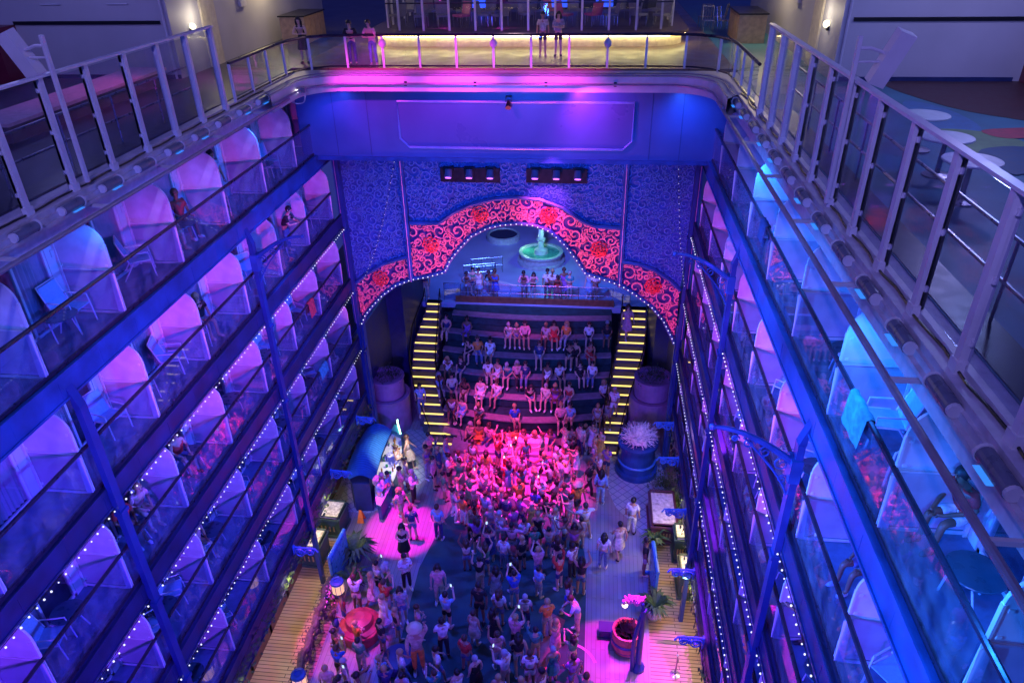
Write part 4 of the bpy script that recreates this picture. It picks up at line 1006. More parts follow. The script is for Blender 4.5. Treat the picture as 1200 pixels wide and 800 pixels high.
# red booth ball in crowd and horse-like figures
rc = atz(424, 742, ZF)
t = thing('round_sofa', 'round dark red seat ringed by people on the left promenade', 'seat', rc)
b = MB(); b.lathe((0, 0, 0), [(.68, .0), (.70, .45), (.66, .55), (.50, .62), (.45, .85), (.2, .95)], 26); b.build('seat_drum', mat('dark_red_leather', (.30, .05, .06), .4, var=.5, scale=3), t)
b = MB(); b.tube([(.7 * math.cos(i * .314), .7 * math.sin(i * .314), .48) for i in range(20)], .05, 6, closed=True); b.build('piping', mat('dark_red_leather', (.3, .05, .06)), t)
hc = atz(468, 778, ZF)
t = thing('round_ottoman', 'low mauve round ottoman in the lower crowd', 'seat', hc)
b = MB(); b.lathe((0, 0, 0), [(.5, 0), (.55, .1), (.55, .36), (.5, .44), (.2, .46)], 24); b.build('cushion', navyd, t)
# ------------------------------------------------------------------ people
def skin_mesh(name, nodes, edges, sub=1):
    me = bpy.data.meshes.new(name); keys = list(nodes)
    me.from_pydata([nodes[k][0] for k in keys], [(keys.index(a), keys.index(b)) for a, b in edges], [])
    o = bpy.data.objects.new(name, me); COL.objects.link(o)
    md = o.modifiers.new('s', 'SKIN'); md.use_smooth_shade = True
    for i, k in enumerate(keys):
        r = nodes[k][1]; r = r if isinstance(r, tuple) else (r, r)
        me.skin_vertices[0].data[i].radius = r
    me.skin_vertices[0].data[0].use_root = True
    if sub: sb = o.modifiers.new('u', 'SUBSURF'); sb.levels = sub; sb.render_levels = sub
    dg = bpy.context.evaluated_depsgraph_get(); dg.update()
    out = bpy.data.meshes.new_from_object(o.evaluated_get(dg)); out.name = name
    bpy.data.objects.remove(o); return out
def addto(me, mb):
    n = len(me.vertices); bm = bmesh.new(); bm.from_mesh(me)
    vs = [bm.verts.new(v) for v in mb.v]
    for f in mb.f:
        try:
            q = bm.faces.new([vs[i] for i in f]); q.smooth = True
        except ValueError: pass
    bm.to_mesh(me); bm.free(); return me
V = Vector
def P_(**k):
    # joints, facing -Y
    J = dict(pel=V((0, 0, .93)), wai=V((0, 0, 1.08)), che=V((0, -.01, 1.28)), nek=V((0, 0, 1.44)), nk2=V((0, -.01, 1.50)), chn=V((0, -.03, 1.55)), hed=V((0, -.01, 1.63)), htp=V((0, 0, 1.68)))
    for s, q in ((-1, 'l'), (1, 'r')):
        J['sh' + q] = V((s * .17, 0, 1.40)); J['el' + q] = V((s * .23, .02, 1.13)); J['wr' + q] = V((s * .24, -.06, .90)); J['ha' + q] = V((s * .24, -.08, .82))
        J['hp' + q] = V((s * .085, 0, .90)); J['kn' + q] = V((s * .10, -.01, .49)); J['an' + q] = V((s * .11, .02, .09)); J['to' + q] = V((s * .13, -.13, .035))
    for a, b in k.items(): J[a] = V(b)
    return J
def shift(J, ks, d):
    for k in ks: J[k] = J[k] + V(d)
    return J
UP = ['wai', 'che', 'nek', 'nk2', 'chn', 'hed', 'htp', 'shl', 'shr', 'ell', 'elr', 'wrl', 'wrr', 'hal', 'har']
POSES = {}
POSES['stand'] = P_()
POSES['cheer'] = P_(ell=(-.30, -.05, 1.60), wrl=(-.22, -.10, 1.84), hal=(-.20, -.11, 1.92), elr=(.30, -.05, 1.60), wrr=(.20, -.10, 1.85), har=(.18, -.11, 1.93))
POSES['film'] = P_(elr=(.22, -.20, 1.32), wrr=(.12, -.36, 1.50), har=(.10, -.40, 1.57), ell=(-.22, -.19, 1.30), wrl=(-.10, -.34, 1.46), hal=(-.06, -.39, 1.52))
POSES['onearm'] = P_(elr=(.28, -.04, 1.60), wrr=(.24, -.10, 1.85), har=(.23, -.11, 1.93))
POSES['walk'] = P_(knl=(-.10, -.16, .52), anl=(-.10, -.18, .10), tol=(-.11, -.33, .06), knr=(.10, .06, .50), anr=(.10, .28, .16), tor=(.11, .18, .04), ell=(-.24, .12, 1.15), wrl=(-.22, .10, .93), hal=(-.22, .08, .85), elr=(.24, -.08, 1.15), wrr=(.20, -.25, 1.02), har=(.19, -.31, .98))
POSES['dance'] = P_(ell=(-.42, -.05, 1.30), wrl=(-.50, -.20, 1.50), hal=(-.50, -.23, 1.58), elr=(.40, -.08, 1.25), wrr=(.55, -.22, 1.32), har=(.60, -.26, 1.37), knl=(-.18, -.08, .50), anl=(-.22, .04, .09), tol=(-.28, -.10, .035), knr=(.20, -.08, .50), anr=(.20, .06, .09), tor=(.25, -.08, .035))
POSES['arms folded'] = P_(ell=(-.23, -.06, 1.15), wrl=(-.02, -.20, 1.18), hal=(.06, -.20, 1.20), elr=(.23, -.06, 1.13), wrr=(.02, -.24, 1.14), har=(-.06, -.24, 1.16))
sit = P_(); shift(sit, ['pel', 'hpl', 'hpr'] + UP, (0, 0, -.43)); shift(sit, [k for k in UP if k != 'wai'], (0, -.03, 0))
for s, q in ((-1, 'l'), (1, 'r')):
    sit['kn' + q] = V((s * .12, -.42, .50)); sit['an' + q] = V((s * .12, -.44, .09)); sit['to' + q] = V((s * .13, -.59, .035))
    sit['el' + q] = V((s * .24, -.06, .72)); sit['wr' + q] = V((s * .14, -.26, .60)); sit['ha' + q] = V((s * .12, -.33, .585))
POSES['sit'] = sit
sl = {k: v.copy() for k, v in sit.items()}
for k in ('che', 'nek', 'nk2', 'chn', 'hed', 'htp', 'shl', 'shr', 'ell', 'elr'): sl[k].y -= (sl[k].z - .6) * .35
sl['wrl'] = V((-.08, -.44, .62)); sl['hal'] = V((-.04, -.50, .62)); sl['wrr'] = V((.08, -.44, .62)); sl['har'] = V((.04, -.50, .62))
POSES['sit forward'] = sl
ln = P_()
for k in ('che', 'nek', 'nk2', 'chn', 'hed', 'htp', 'shl', 'shr'): ln[k].y -= (ln[k].z - .95) * .35; ln[k].z -= .05
ln['ell'] = V((-.26, -.28, 1.10)); ln['wrl'] = V((-.12, -.46, 1.12)); ln['hal'] = V((-.04, -.48, 1.12)); ln['elr'] = V((.26, -.28, 1.10)); ln['wrr'] = V((.12, -.46, 1.12)); ln['har'] = V((.04, -.50, 1.12))
POSES['lean'] = ln
RAD = dict(pel=(.15, .11), wai=(.125, .095), che=(.16, .11), nek=(.075, .065), nk2=.055, chn=(.06, .07), hed=(.082, .10), htp=(.062, .075),
           sh=.06, el=.042, wr=.028, ha=(.036, .022), hp=.088, kn=.058, an=.038, to=(.042, .03))
def rad(k): return RAD[k] if k in RAD else RAD[k[:-1]]
BE = [('pel', 'wai'), ('wai', 'che'), ('che', 'nek'), ('nek', 'nk2'), ('nk2', 'chn'), ('chn', 'hed'), ('hed', 'htp')]
for q in 'lr': BE += [('che', 'sh' + q), ('sh' + q, 'el' + q), ('el' + q, 'wr' + q), ('wr' + q, 'ha' + q), ('pel', 'hp' + q), ('hp' + q, 'kn' + q), ('kn' + q, 'an' + q), ('an' + q, 'to' + q)]
_pm = {}
def body_mesh(pose):
    J = POSES[pose]; me = skin_mesh('person', {k: (J[k], rad(k)) for k in J}, BE)
    mb = MB(); h = J['hed']
    mb.ball(h + V((0, -.095, -.015)), .018, 6, 4, 1.4)                                   # nose
    for s in (-1, 1):
        mb.ball(h + V((s * .088, .005, -.01)), .02, 6, 4, 1.5)                           # ears
    for q in 'lr':                                                                       # fingers and thumb
        w_, ha = J['wr' + q], J['ha' + q]; d = (ha - w_).normalized(); sd = d.cross(V((0, 0, 1)) if abs(d.z) < .8 else V((0, 1, 0))).normalized(); nn = d.cross(sd)
        for i, (o_, l) in enumerate(((-.024, .062), (-.008, .075), (.008, .070), (.024, .055))):
            p0 = ha + sd * o_ + d * .01; p1 = p0 + d * l * .6 + nn * .006 + sd * o_ * .3; p2 = p1 + d * l * .45 + nn * .022
            mb.tube([p0, p1, p2], [.009, .008, .006], 4)
        mb.tube([ha - d * .02 + sd * -.03, ha + d * .01 + sd * -.055, ha + d * .035 + sd * -.06], [.011, .009, .007], 4)
    addto(me, mb)
    ey = MB()
    for s in (-1, 1): ey.ball(h + V((s * .032, -.092, .01)), .010, 5, 3)
    ey.box(h + V((-.022, -.098, -.052)), h + V((.022, -.088, -.046)))
    n0 = len(me.polygons); addto(me, ey)
    me.materials.append(None); me.materials.append(mat('eye_dark', (.03, .015, .015), .4, var=0))
    for p in me.polygons[n0:]: p.material_index = 1
    return me
def cloth(pose, kind):
    J = POSES[pose]; g = .018
    def nd(k, extra=g, r=None):
        rr = r if r is not None else rad(k); rr = rr if isinstance(rr, tuple) else (rr, rr); return (J[k], (rr[0] + extra, rr[1] + extra))
    def mix(a, b, t): return J[a].lerp(J[b], t)
    if kind in ('shirt', 'tank top', 'long sleeved top'):
        N = {'che': nd('che'), 'wai': nd('wai', .022), 'low': (mix('wai', 'pel', .85), (.165, .125)), 'top': (mix('che', 'nek', .75), (.10, .08))}
        E_ = [('che', 'wai'), ('wai', 'low'), ('che', 'top')]
        for q in 'lr':
            N['sh' + q] = nd('sh' + q, .014 if kind != 'tank top' else .004); E_.append(('che', 'sh' + q))
            if kind == 'shirt': N['sl' + q] = (mix('sh' + q, 'el' + q, .75), (.066, .066)); E_.append(('sh' + q, 'sl' + q))
            if kind == 'long sleeved top': N['el' + q] = nd('el' + q, .014); N['sl' + q] = (mix('el' + q, 'wr' + q, .9), (.044, .044)); E_ += [('sh' + q, 'el' + q), ('el' + q, 'sl' + q)]
        return skin_mesh(kind, N, E_)
    if kind in ('shorts', 'trousers'):
        N = {'pel': nd('pel', .014), 'wst': (mix('pel', 'wai', .7), (.145, .112))}; E_ = [('pel', 'wst')]
        for q in 'lr':
            N['hp' + q] = nd('hp' + q, .016); E_.append(('pel', 'hp' + q))
            if kind == 'shorts': N['kn' + q] = (mix('hp' + q, 'kn' + q, .72), (.088, .088)); E_.append(('hp' + q, 'kn' + q))
            else: N['kn' + q] = nd('kn' + q, .014); N['an' + q] = (mix('kn' + q, 'an' + q, .93), (.058, .058)); E_ += [('hp' + q, 'kn' + q), ('kn' + q, 'an' + q)]
        return skin_mesh(kind, N, E_)
    if kind == 'dress':   # skirt part plus bodice: one garment
        me = cloth(pose, 'tank top'); mb = MB(); n = 18; w0 = mix('wai', 'pel', .3); hp = J['pel']; kn = (J['knl'] + J['knr']) / 2
        kw = max(.18, abs(J['knl'].x - J['knr'].x) / 2 + .10); dp = max(.13, abs(J['knl'].y - J['knr'].y) / 2 + .10)
        rings = [(w0, .14, .115), (hp, .175, .15), (hp.lerp(kn, .5), kw * .95 + .02, dp + .04), (hp.lerp(kn, .95), kw + .04, dp + .05)]
        sitting = abs(kn.y - hp.y) > .3; vs = []
        for c, a, b_ in rings:
            for i in range(n):
                t = 6.2832 * i / n; f = 1 + .06 * math.sin(5 * t)
                if sitting and c is not w0: vs.append(c + V((a * math.cos(t) * f * .95, 0, .125 * math.sin(t))) if c is not hp else c + V((a * math.cos(t), b_ * math.sin(t) * .7, .02)))
                else: vs.append(c + V((a * math.cos(t) * f, b_ * math.sin(t) * f, 0)))
        mb.add(vs, [(r * n + i, r * n + (i + 1) % n, (r + 1) * n + (i + 1) % n, (r + 1) * n + i) for r in range(3) for i in range(n)])
        return addto(me, mb)
def hair_mesh(pose, kind):
    h = POSES[pose]['hed']; mb = MB(); n, m = 14, 8; vs = []; 
    c = h + V((0, .012, .012))
    for j in range(m + 1):
        for i in range(n):
            th = math.pi * (j / m) * .62; ph = 6.2832 * i / n
            back = .5 + .5 * math.sin(ph); th2 = th * (1.0 + .55 * back - .25 * (1 - back))
            r = .108 + .004 * math.sin(7 * ph)
            vs.append(c + V((r * .92 * math.sin(th2) * math.cos(ph), r * 1.05 * math.sin(th2) * math.sin(ph), r * 1.12 * math.cos(th2))))
    mb.add(vs, [(j * n + i, j * n + (i + 1) % n, (j + 1) * n + (i + 1) % n, (j + 1) * n + i) for j in range(m) for i in range(n)])
    if kind == 'long hair':
        mb.tube([h + V((0, .07, .03)), h + V((0, .105, -.06)), h + V((0, .11, -.18)), h + V((0, .12, -.30))], [.085, .095, .085, .04], 10)
        for s in (-1, 1): mb.tube([h + V((s * .08, .0, .03)), h + V((s * .10, .03, -.08)), h + V((s * .10, .06, -.22))], [.035, .04, .02], 6)
    if kind == 'tied hair': mb.ball(h + V((0, .11, .07)), .05, 8, 5)
    if kind == 'hat':
        mb.lathe(h + V((0, .01, .03)), [(.20, 0), (.205, .008), (.12, .03), (.115, .09), (.07, .12), (.01, .125)], 18)
    me = mb.mesh(kind)
    for p in me.polygons: p.use_smooth = True
    return me
def shoe_mesh(pose, side):
    J = POSES[pose]; mb = MB()
    for q in side:
        a, t = J['an' + q], J['to' + q]; lo = a.copy(); lo.z = a.z - .045
        mb.tube([lo + (lo - t) * .18, lo, lo.lerp(t, .6) + V((0, 0, .008)), t, t + (t - lo).normalized() * .045], [.03, .048, .048, .042, .02], 8)
    me = mb.mesh('shoe')
    for p in me.polygons: p.use_smooth = True
    return me
def getm(key, fn, *a):
    k = (key,) + a
    if k not in _pm: _pm[k] = fn(*a)
    return _pm[k]
SKINS = [mat('skin_light', (.62, .40, .30), .5, var=.05), mat('skin_tan', (.48, .28, .18), .5, var=.05), mat('skin_brown', (.22, .11, .07), .5, var=.05)]
HAIRS = {'black': mat('hair_black', (.015, .012, .012), .5, var=.2), 'brown': mat('hair_brown', (.07, .035, .02), .5, var=.2), 'blond': mat('hair_blond', (.42, .28, .12), .5, var=.2), 'grey': mat('hair_grey', (.35, .35, .36), .6, var=.1)}
CLO = {'white': (.75, .75, .75), 'black': (.02, .02, .025), 'navy': (.03, .05, .16), 'red': (.6, .05, .05), 'orange': (.8, .25, .05), 'light blue': (.25, .45, .7), 'grey': (.35, .35, .37), 'pink': (.75, .35, .42),
       'yellow': (.75, .55, .12), 'green': (.08, .3, .15), 'purple': (.3, .12, .42), 'beige': (.55, .45, .33), 'royal blue': (.04, .12, .6), 'denim': (.12, .18, .32), 'cream': (.7, .64, .52), 'teal': (.05, .3, .32)}
CM = {k: mat('cloth_' + k.replace(' ', '_'), v, .8, var=.35, scale=9) for k, v in CLO.items()}
strawm = mat('straw_hat', (.65, .55, .35), .8, var=.1)
PEOPLE = []
rp = random.Random(77)
def person(pos, rz, pose, zone, top=None, kind=None, bc=None, bot=None, hk=None, hc=None, sk=None, h=1.0, group=None):
    top = top or rp.choice(['white'] * 6 + ['black'] * 3 + ['navy', 'light blue', 'light blue', 'grey', 'pink', 'red', 'yellow', 'purple', 'orange', 'cream', 'royal blue', 'teal', 'green', 'beige'])
    kind = kind or rp.choice(['shirt'] * 5 + ['tank top'] * 2 + ['dress'] * 2 + ['long sleeved top'])
    bc = bc or rp.choice(['black', 'navy', 'denim', 'denim', 'beige', 'white', 'grey', 'black'])
    bot = bot or rp.choice(['shorts', 'shorts', 'trousers'])
    hk = hk or rp.choice(['short hair', 'short hair', 'long hair', 'tied hair'])
    hc = hc or rp.choice(['black'] * 4 + ['brown'] * 3 + ['blond'] * 2 + ['grey'])
    sk = rp.choice([0, 0, 1, 1, 2]) if sk is None else sk
    o = bpy.data.objects.new('person', getm('body', body_mesh, pose)); COL.objects.link(o)
    o.location = pos; o.rotation_euler = (0, 0, rz); o.scale = (h, h, h)
    def setm(ob, m, i=0): ob.material_slots[i].link = 'OBJECT'; ob.material_slots[i].material = m
    setm(o, SKINS[sk]); o['category'] = 'person'
    def ch(name, me, m):
        if not me.materials: me.materials.append(None)
        c = bpy.data.objects.new(name, me); COL.objects.link(c); c.parent = o; setm(c, m); return c
    ch(kind.replace(' ', '_').replace('long_sleeved_top', 'long_sleeved_top'), getm('c', cloth, pose, kind), CM[top])
    if kind != 'dress': ch(bot, getm('c', cloth, pose, bot), CM[bc])
    ch('hat' if hk == 'hat' else 'hair', getm('h', hair_mesh, pose, hk), strawm if hk == 'hat' else HAIRS[hc])
    sc_ = CM[rp.choice(['white', 'black', 'beige'])]
    for q in 'lr': ch('shoe', getm('sh', shoe_mesh, pose, q), sc_)
    if group: o['group'] = group
    PEOPLE.append(dict(o=o, pose=pose, top=top, kind=kind, bc=bc, bot=bot, hk=hk, hc=hc, zone=zone, p=Vector(pos)))
    return o
PD = {'stand': 'standing', 'cheer': 'both arms raised', 'film': 'holding hands up in front', 'onearm': 'one arm raised', 'walk': 'walking', 'dance': 'dancing', 'arms folded': 'arms folded', 'sit': 'sitting', 'sit forward': 'sitting bent forward', 'lean': 'leaning forward'}
def facing(p, t, jit=.5): 
    d = Vector(t) - Vector(p); return math.atan2(d.x, -d.y) + rp.uniform(-jit, jit)
taken = []
def free(p, r):
    for q in taken:
        if (p.x - q[0]) ** 2 + (p.y - q[1]) ** 2 < r * r: return False
    return True
def put(px, py, pose, zone, z=ZF, rz=None, target=(-2.8, 24.5, ZF), h=None, **k):
    # px,py: the feet in the photograph, read onto the floor
    p = atz(px, py, z); taken.append((p.x, p.y)); 
    return person(p, facing(p, target) if rz is None else rz, pose, zone, h=h or rp.uniform(.98, 1.12), **k)
# people picked out one by one on the boardwalk
Zr = 'on the open boardwalk at right'
put(739, 625, 'stand', Zr, top='white', kind='shirt', bc='white', bot='trousers', hk='short hair', hc='black', rz=R(165), h=1.12)
put(706, 665, 'stand', Zr, top='white', kind='shirt', bc='denim', bot='trousers', hk='long hair', hc='black', rz=R(170), h=1.06)
put(724, 652, 'walk', Zr, top='cream', kind='dress', hk='tied hair', hc='black', rz=R(200), h=1.08)
put(754, 672, 'stand', Zr, top='black', kind='shirt', bc='grey', bot='shorts', hk='short hair', hc='black', rz=R(90), h=1.1)
put(676, 740, 'lean', 'at the right edge of the dark carpet', top='light blue', kind='shirt', bc='pink', bot='trousers', hk='short hair', hc='brown', rz=R(-80), h=1.12)
put(666, 720, 'walk', 'at the right edge of the dark carpet', top='white', kind='tank top', bc='royal blue', bot='shorts', hk='long hair', hc='brown', rz=R(120), h=1.08)
put(641, 745, 'arms folded', 'on the dark carpet', top='orange', kind='shirt', bc='beige', bot='shorts', hk='short hair', rz=R(200), h=1.1)
put(475, 655, 'arms folded', 'on the magenta spotlight pool', top='black', kind='dress', hk='long hair', hc='black', rz=R(10), h=1.08)
put(485, 632, 'stand', 'on the magenta spotlight pool', top='navy', kind='shirt', bc='denim', bot='shorts', rz=R(190), hk='short hair')
put(515, 632, 'stand', 'at the far left of the carpet', top='light blue', kind='shirt', bc='navy', bot='trousers', hk='short hair', rz=R(170), h=1.1)
put(472, 610, 'walk', 'by the magenta spotlight pool', top='pink', kind='shirt', bc='beige', bot='shorts', rz=R(60))
put(478, 690, 'arms folded', 'at the left edge of the dark carpet', top='white', kind='shirt', bc='black', bot='trousers', hk='short hair', rz=R(30), h=1.08)
put(516, 705, 'stand', 'alone on the dark carpet', top='pink', kind='shirt', bc='beige', bot='trousers', hk='long hair', hc='black', rz=R(10), h=1.12)
put(563, 728, 'stand', 'on the dark carpet', top='black', kind='shirt', bc='black', bot='shorts', hk='short hair', hc='black', rz=R(-5), h=1.16)
put(525, 735, 'film', 'on the dark carpet', top='light blue', kind='shirt', bc='black', bot='shorts', rz=R(160))
put(473, 728, 'stand', 'at the left edge of the dark carpet', top='grey', kind='shirt', bc='denim', bot='shorts', hk='long hair', hc='black', rz=R(20))
put(672, 655, 'cheer', 'by the right edge of the carpet', top='purple', kind='tank top', bc='black', bot='shorts', hk='long hair', hc='black', rz=R(0), h=1.1)
put(690, 580, 'walk', 'right of the pink-lit crowd', top='black', kind='shirt', bc='black', bot='trousers', rz=R(60))
put(703, 590, 'stand', 'right of the pink-lit crowd', top='light blue', kind='long sleeved top', bc='light blue', bot='trousers', hk='long hair', hc='black', rz=R(170), h=1.1)
put(676, 605, 'walk', 'right of the pink-lit crowd', top='orange', kind='shirt', bc='black', bot='shorts', hk='hat', rz=R(30), h=1.08)
put(662, 560, 'walk', 'right of the pink-lit crowd', top='white', kind='dress', hk='short hair', hc='grey', rz=R(-20), h=1.1)
put(652, 560, 'onearm', 'right of the pink-lit crowd', top='white', kind='shirt', bc='white', bot='shorts', hk='tied hair', rz=R(40))
for px, py, tc in ((528, 570, 'white'), (510, 572, 'pink'), (502, 560, 'purple'), (524, 545, 'light blue'), (505, 545, 'pink'), (447, 598, 'light blue'), (452, 592, 'white'), (458, 588, 'light blue'), (478, 572, 'cream'), (480, 548, 'beige'), (468, 560, 'white'), (472, 585, 'pink'), (486, 590, 'white')):
    put(px, py, rp.choice(['stand', 'walk', 'arms folded']), 'by the white buffet counter' if px < 490 else 'left of the stage steps', top=tc)
put(492, 786, 'onearm', 'in bulky costume, lower carpet', top='beige', kind='long sleeved top', bc='orange', bot='trousers', hk='hat', rz=R(20), h=1.32)
# crowd areas (pixel polygons of the feet)
def inpoly(x, y, pg):
    return inside(x, y, pg)
AREAS = [
    ('in the pink-lit crowd', [(505, 560), (560, 548), (645, 548), (668, 575), (690, 640), (640, 655), (560, 650), (530, 610)], 60, .52, ['cheer', 'stand', 'film', 'onearm', 'dance', 'arms folded'], (-3, 27, ZF)),
    ('in the blue-lit crowd behind the dancers', [(545, 655), (680, 650), (688, 700), (600, 712), (545, 690)], 19, .66, ['stand', 'film', 'arms folded', 'cheer'], (-3, 25, ZF)),
    ('in the crowd on the lower carpet', [(470, 740), (540, 745), (600, 715), (650, 760), (678, 790), (690, 850), (440, 850), (450, 760)], 46, .68, ['stand', 'film', 'arms folded', 'walk', 'onearm', 'stand'], (-3, 22, ZF)),
    ('among the plants on the left promenade', [(400, 725), (440, 690), (470, 700), (470, 850), (385, 850), (395, 770)], 32, .58, ['stand', 'arms folded', 'film', 'walk'], (-4, 22, ZF)),
    ('beside the right foot of the seating', [(655, 530), (700, 530), (715, 560), (700, 570), (665, 555)], 9, .55, ['stand', 'film'], (-3, 24, ZF)),
]
for zone, pg, n, rr, poses, tgt in AREAS:
    c = 0; tries = 0; xs = [p[0] for p in pg]; ys = [p[1] for p in pg]
    while c < n and tries < 6000:
        tries += 1; px, py = rp.uniform(min(xs), max(xs)), rp.uniform(min(ys), max(ys))
        if not inpoly(px, py, pg): continue
        p = atz(px, py, ZF)
        if not free(p, rr): continue
        if 'promenade' in zone and (Vector((p.x, p.y)) - Vector((rc.x, rc.y))).length < .75: continue
        if (Vector((p.x, p.y)) - Vector((hc.x, hc.y))).length < .75: continue
        z = ZF
        if p.y > 25.2 and abs(p.x + 3.6) < 2.6: z = ZF + .155
        if p.y > 25.7 and abs(p.x + 3.6) < 2.4: z = ZF + .32
        if p.y > 26.2: z = ZF + .48 if abs(p.x + 3.6) < 2.3 else ZF
        taken.append((p.x, p.y)); p.z = z
        person(p, facing(p, tgt, .9), rp.choice(poses), zone, h=rp.uniform(.92, 1.14)); c += 1
# seated on the tiers: (pixel x, tier, colour)
SEAT = [(524, 5, 'navy'), (541, 3, 'black'), (597, 5, 'white'), (605, 5, 'pink'), (615, 5, 'pink'), (649, 5, 'red'), (664, 5, 'orange'), (690, 5, 'white'), (711, 5, 'black'),
        (526, 3, 'white'), (552, 4, 'black'), (560, 4, 'orange'), (572, 3, 'white'), (584, 3, 'white'), (606, 3, 'pink'), (616, 3, 'navy'), (642, 3, 'white'), (655, 3, 'white'), (668, 4, 'black'), (674, 4, 'black'), (679, 3, 'black'), (694, 3, 'white'),
        (515, 2, 'light blue'), (530, 2, 'cream'), (564, 2, 'white'), (583, 2, 'white'), (603, 1, 'royal blue'), (667, 2, 'red'), (707, 2, 'white'),
        (530, 1, 'white'), (543, 1, 'light blue'), (563, 1, 'cream'), (657, 1, 'pink'), (668, 1, 'light blue'), (712, 1, 'grey'), (700, 1, 'white'),
        (552, 0, 'pink'), (562, 0, 'orange'), (574, 0, 'pink'), (588, 0, 'red'), (597, 0, 'white'), (606, 0, 'orange'), (616, 0, 'pink'), (628, 0, 'cream'), (645, 0, 'purple'), (670, 0, 'white'), (686, 0, 'cream'), (696, 0, 'light blue')]
SEAT += [(548, 5, 'purple'), (575, 4, 'white'), (632, 4, 'navy'), (640, 5, 'grey'), (596, 3, 'teal'), (546, 2, 'black'), (620, 2, 'black'), (640, 2, 'cream'), (651, 2, 'purple'), (690, 4, 'red')]
TW = ['lowest', 'second', 'third', 'fourth', 'fifth', 'sixth', 'top']
for px, k, tc in SEAT:
    z1 = ZF + RISE * (k + 1) + .015
    pts_ = tier_edge(k)
    # x on this tier
    y = YS + RUN * k - .3
    for it in range(4):
        r = ray(px, 400 + 0); p = None
        # solve x for given pixel px on the tier line
        lo, hi = -8.0, 2.0
        for _ in range(24):
            m_ = (lo + hi) / 2; q = Vector((m_, y, z1)); cx = AX.x * q.x + AY.x * q.y + AZ.x * q.z; cz = AX.z * q.x + AY.z * q.y + AZ.z * q.z
            if 600 + FPX * cx / -cz < px: lo = m_
            else: hi = m_
        x = (lo + hi) / 2
        t = min(1, max(0, (x - pts_[0][0]) / (pts_[-1][0] - pts_[0][0]))); y = YS + RUN * k - .75 * (1 - k / (NT + 3)) * math.sin(math.pi * t) + .12
    person((x, y, z1 - .445), rp.uniform(-.5, .5), rp.choice(['sit', 'sit', 'sit forward']), f'on the {TW[k]} tier of the seating', top=tc, h=1.0 + rp.uniform(0, .12))
for px in (547, 553, 560, 574, 580, 614, 624, 641, 647, 653, 660, 667, 690, 697):
    p = atz(px, 352, ZP); p.y = 36.0 + rp.uniform(-.1, .3); p.x = p.x
    person(p, rp.uniform(-.4, .4), rp.choice(['lean', 'stand', 'arms folded']), 'behind the plaza railing above the seating', h=rp.uniform(.95, 1.1))
# on the stairs
person((2.15, 33.2, ZF + 2.8), 0.3, 'walk', 'on the right staircase', top='pink', kind='dress', hk='long hair', h=1.15)
person((-7.8, 28.3, ZF + .9), 0.3, 'walk', 'on the left staircase', top='light blue', kind='shirt', h=1.05)
person((1.5, 28.6, ZF + 1.0), -.2, 'walk', 'on the right staircase', top='white', kind='shirt', h=1.05)
person((-8.9, 35.7, ZP), -.2, 'stand', 'at the top of the left staircase', top='navy', kind='shirt', h=1.05)
# terrace
Tz = 'at the terrace railing'
person((-10.1, 26.0, ZT), 0.1, 'lean', Tz, top='black', kind='dress', hk='long hair', hc='black', h=.90, sk=0)
person(atz(415, 77, ZT), 0.2, 'lean', Tz, top='black', kind='shirt', bc='navy', bot='trousers', hk='short hair', hc='black', h=.86, sk=0)
person(atz(439, 78, ZT), -0.1, 'lean', Tz, top='pink', kind='shirt', bc='denim', bot='trousers', hk='short hair', hc='brown', h=.88, sk=0)
person(atz(636, 66, ZT), 0.1, 'stand', Tz, top='cream', kind='shirt', bc='black', bot='shorts', hk='short hair', hc='black', h=.84, sk=1)
person(atz(654, 66, ZT), 0.0, 'arms folded', Tz, top='grey', kind='shirt', bc='black', bot='shorts', hk='long hair', hc='black', h=.84, sk=0)
# balconies
def onbal(side, d, yy, pose, **k):
    s = -1 if side == 'left' else 1; u = k.pop('u', .95); rz = k.pop('rz', s * -1.2)
    person((( XL if s < 0 else XR) + s * u, yy, DECKS[d]), rz, pose, f'on a {ORD[d]} row balcony on the {side}', **k)
onbal('left', 0, 19.3, 'stand', top='light blue', bot='trousers', kind='shirt', hk='short hair', hc='black', u=.9)
onbal('left', 0, 17.2, 'sit', top='red', kind='shirt', u=.98)
onbal('left', 0, 16.4, 'sit forward', top='purple', kind='shirt', u=.95)
onbal('left', 1, 22.6, 'lean', top='black', kind='shirt', hk='short hair', u=.62, rz=1.57)
onbal('left', 1, 16.8, 'sit', top='black', kind='shirt', u=.9)
onbal('left', 2, 11.7, 'sit', top='red', kind='shirt'); onbal('left', 2, 12.3, 'sit forward', top='pink', kind='shirt')
onbal('left', 2, 14.3, 'sit', top='red', kind='tank top'); onbal('left', 3, 13.9, 'sit', top='pink', kind='shirt')
onbal('left', 3, 16.4, 'stand', top='purple', kind='dress'); onbal('left', 4, 13.2, 'sit', top='white', kind='shirt'); onbal('left', 4, 15.8, 'sit forward', top='orange', kind='shirt')
onbal('right', 2, 10.9, 'sit', top='red', kind='shirt'); onbal('right', 2, 10.3, 'lean', top='pink', kind='shirt', u=.62, rz=-1.57)
onbal('right', 0, 7.6, 'sit forward', top='red', kind='shirt', u=.98); onbal('right', 1, 18.8, 'sit', top='orange', kind='shirt')
onbal('right', 3, 9.4, 'stand', top='pink', kind='shirt'); onbal('right', 2, 20.6, 'stand', top='red', kind='shirt'); onbal('right', 1, 9.3, 'sit', top='pink', kind='tank top')
phm = glow('phone_screen', (.5, .7, 1.0), 1.5)
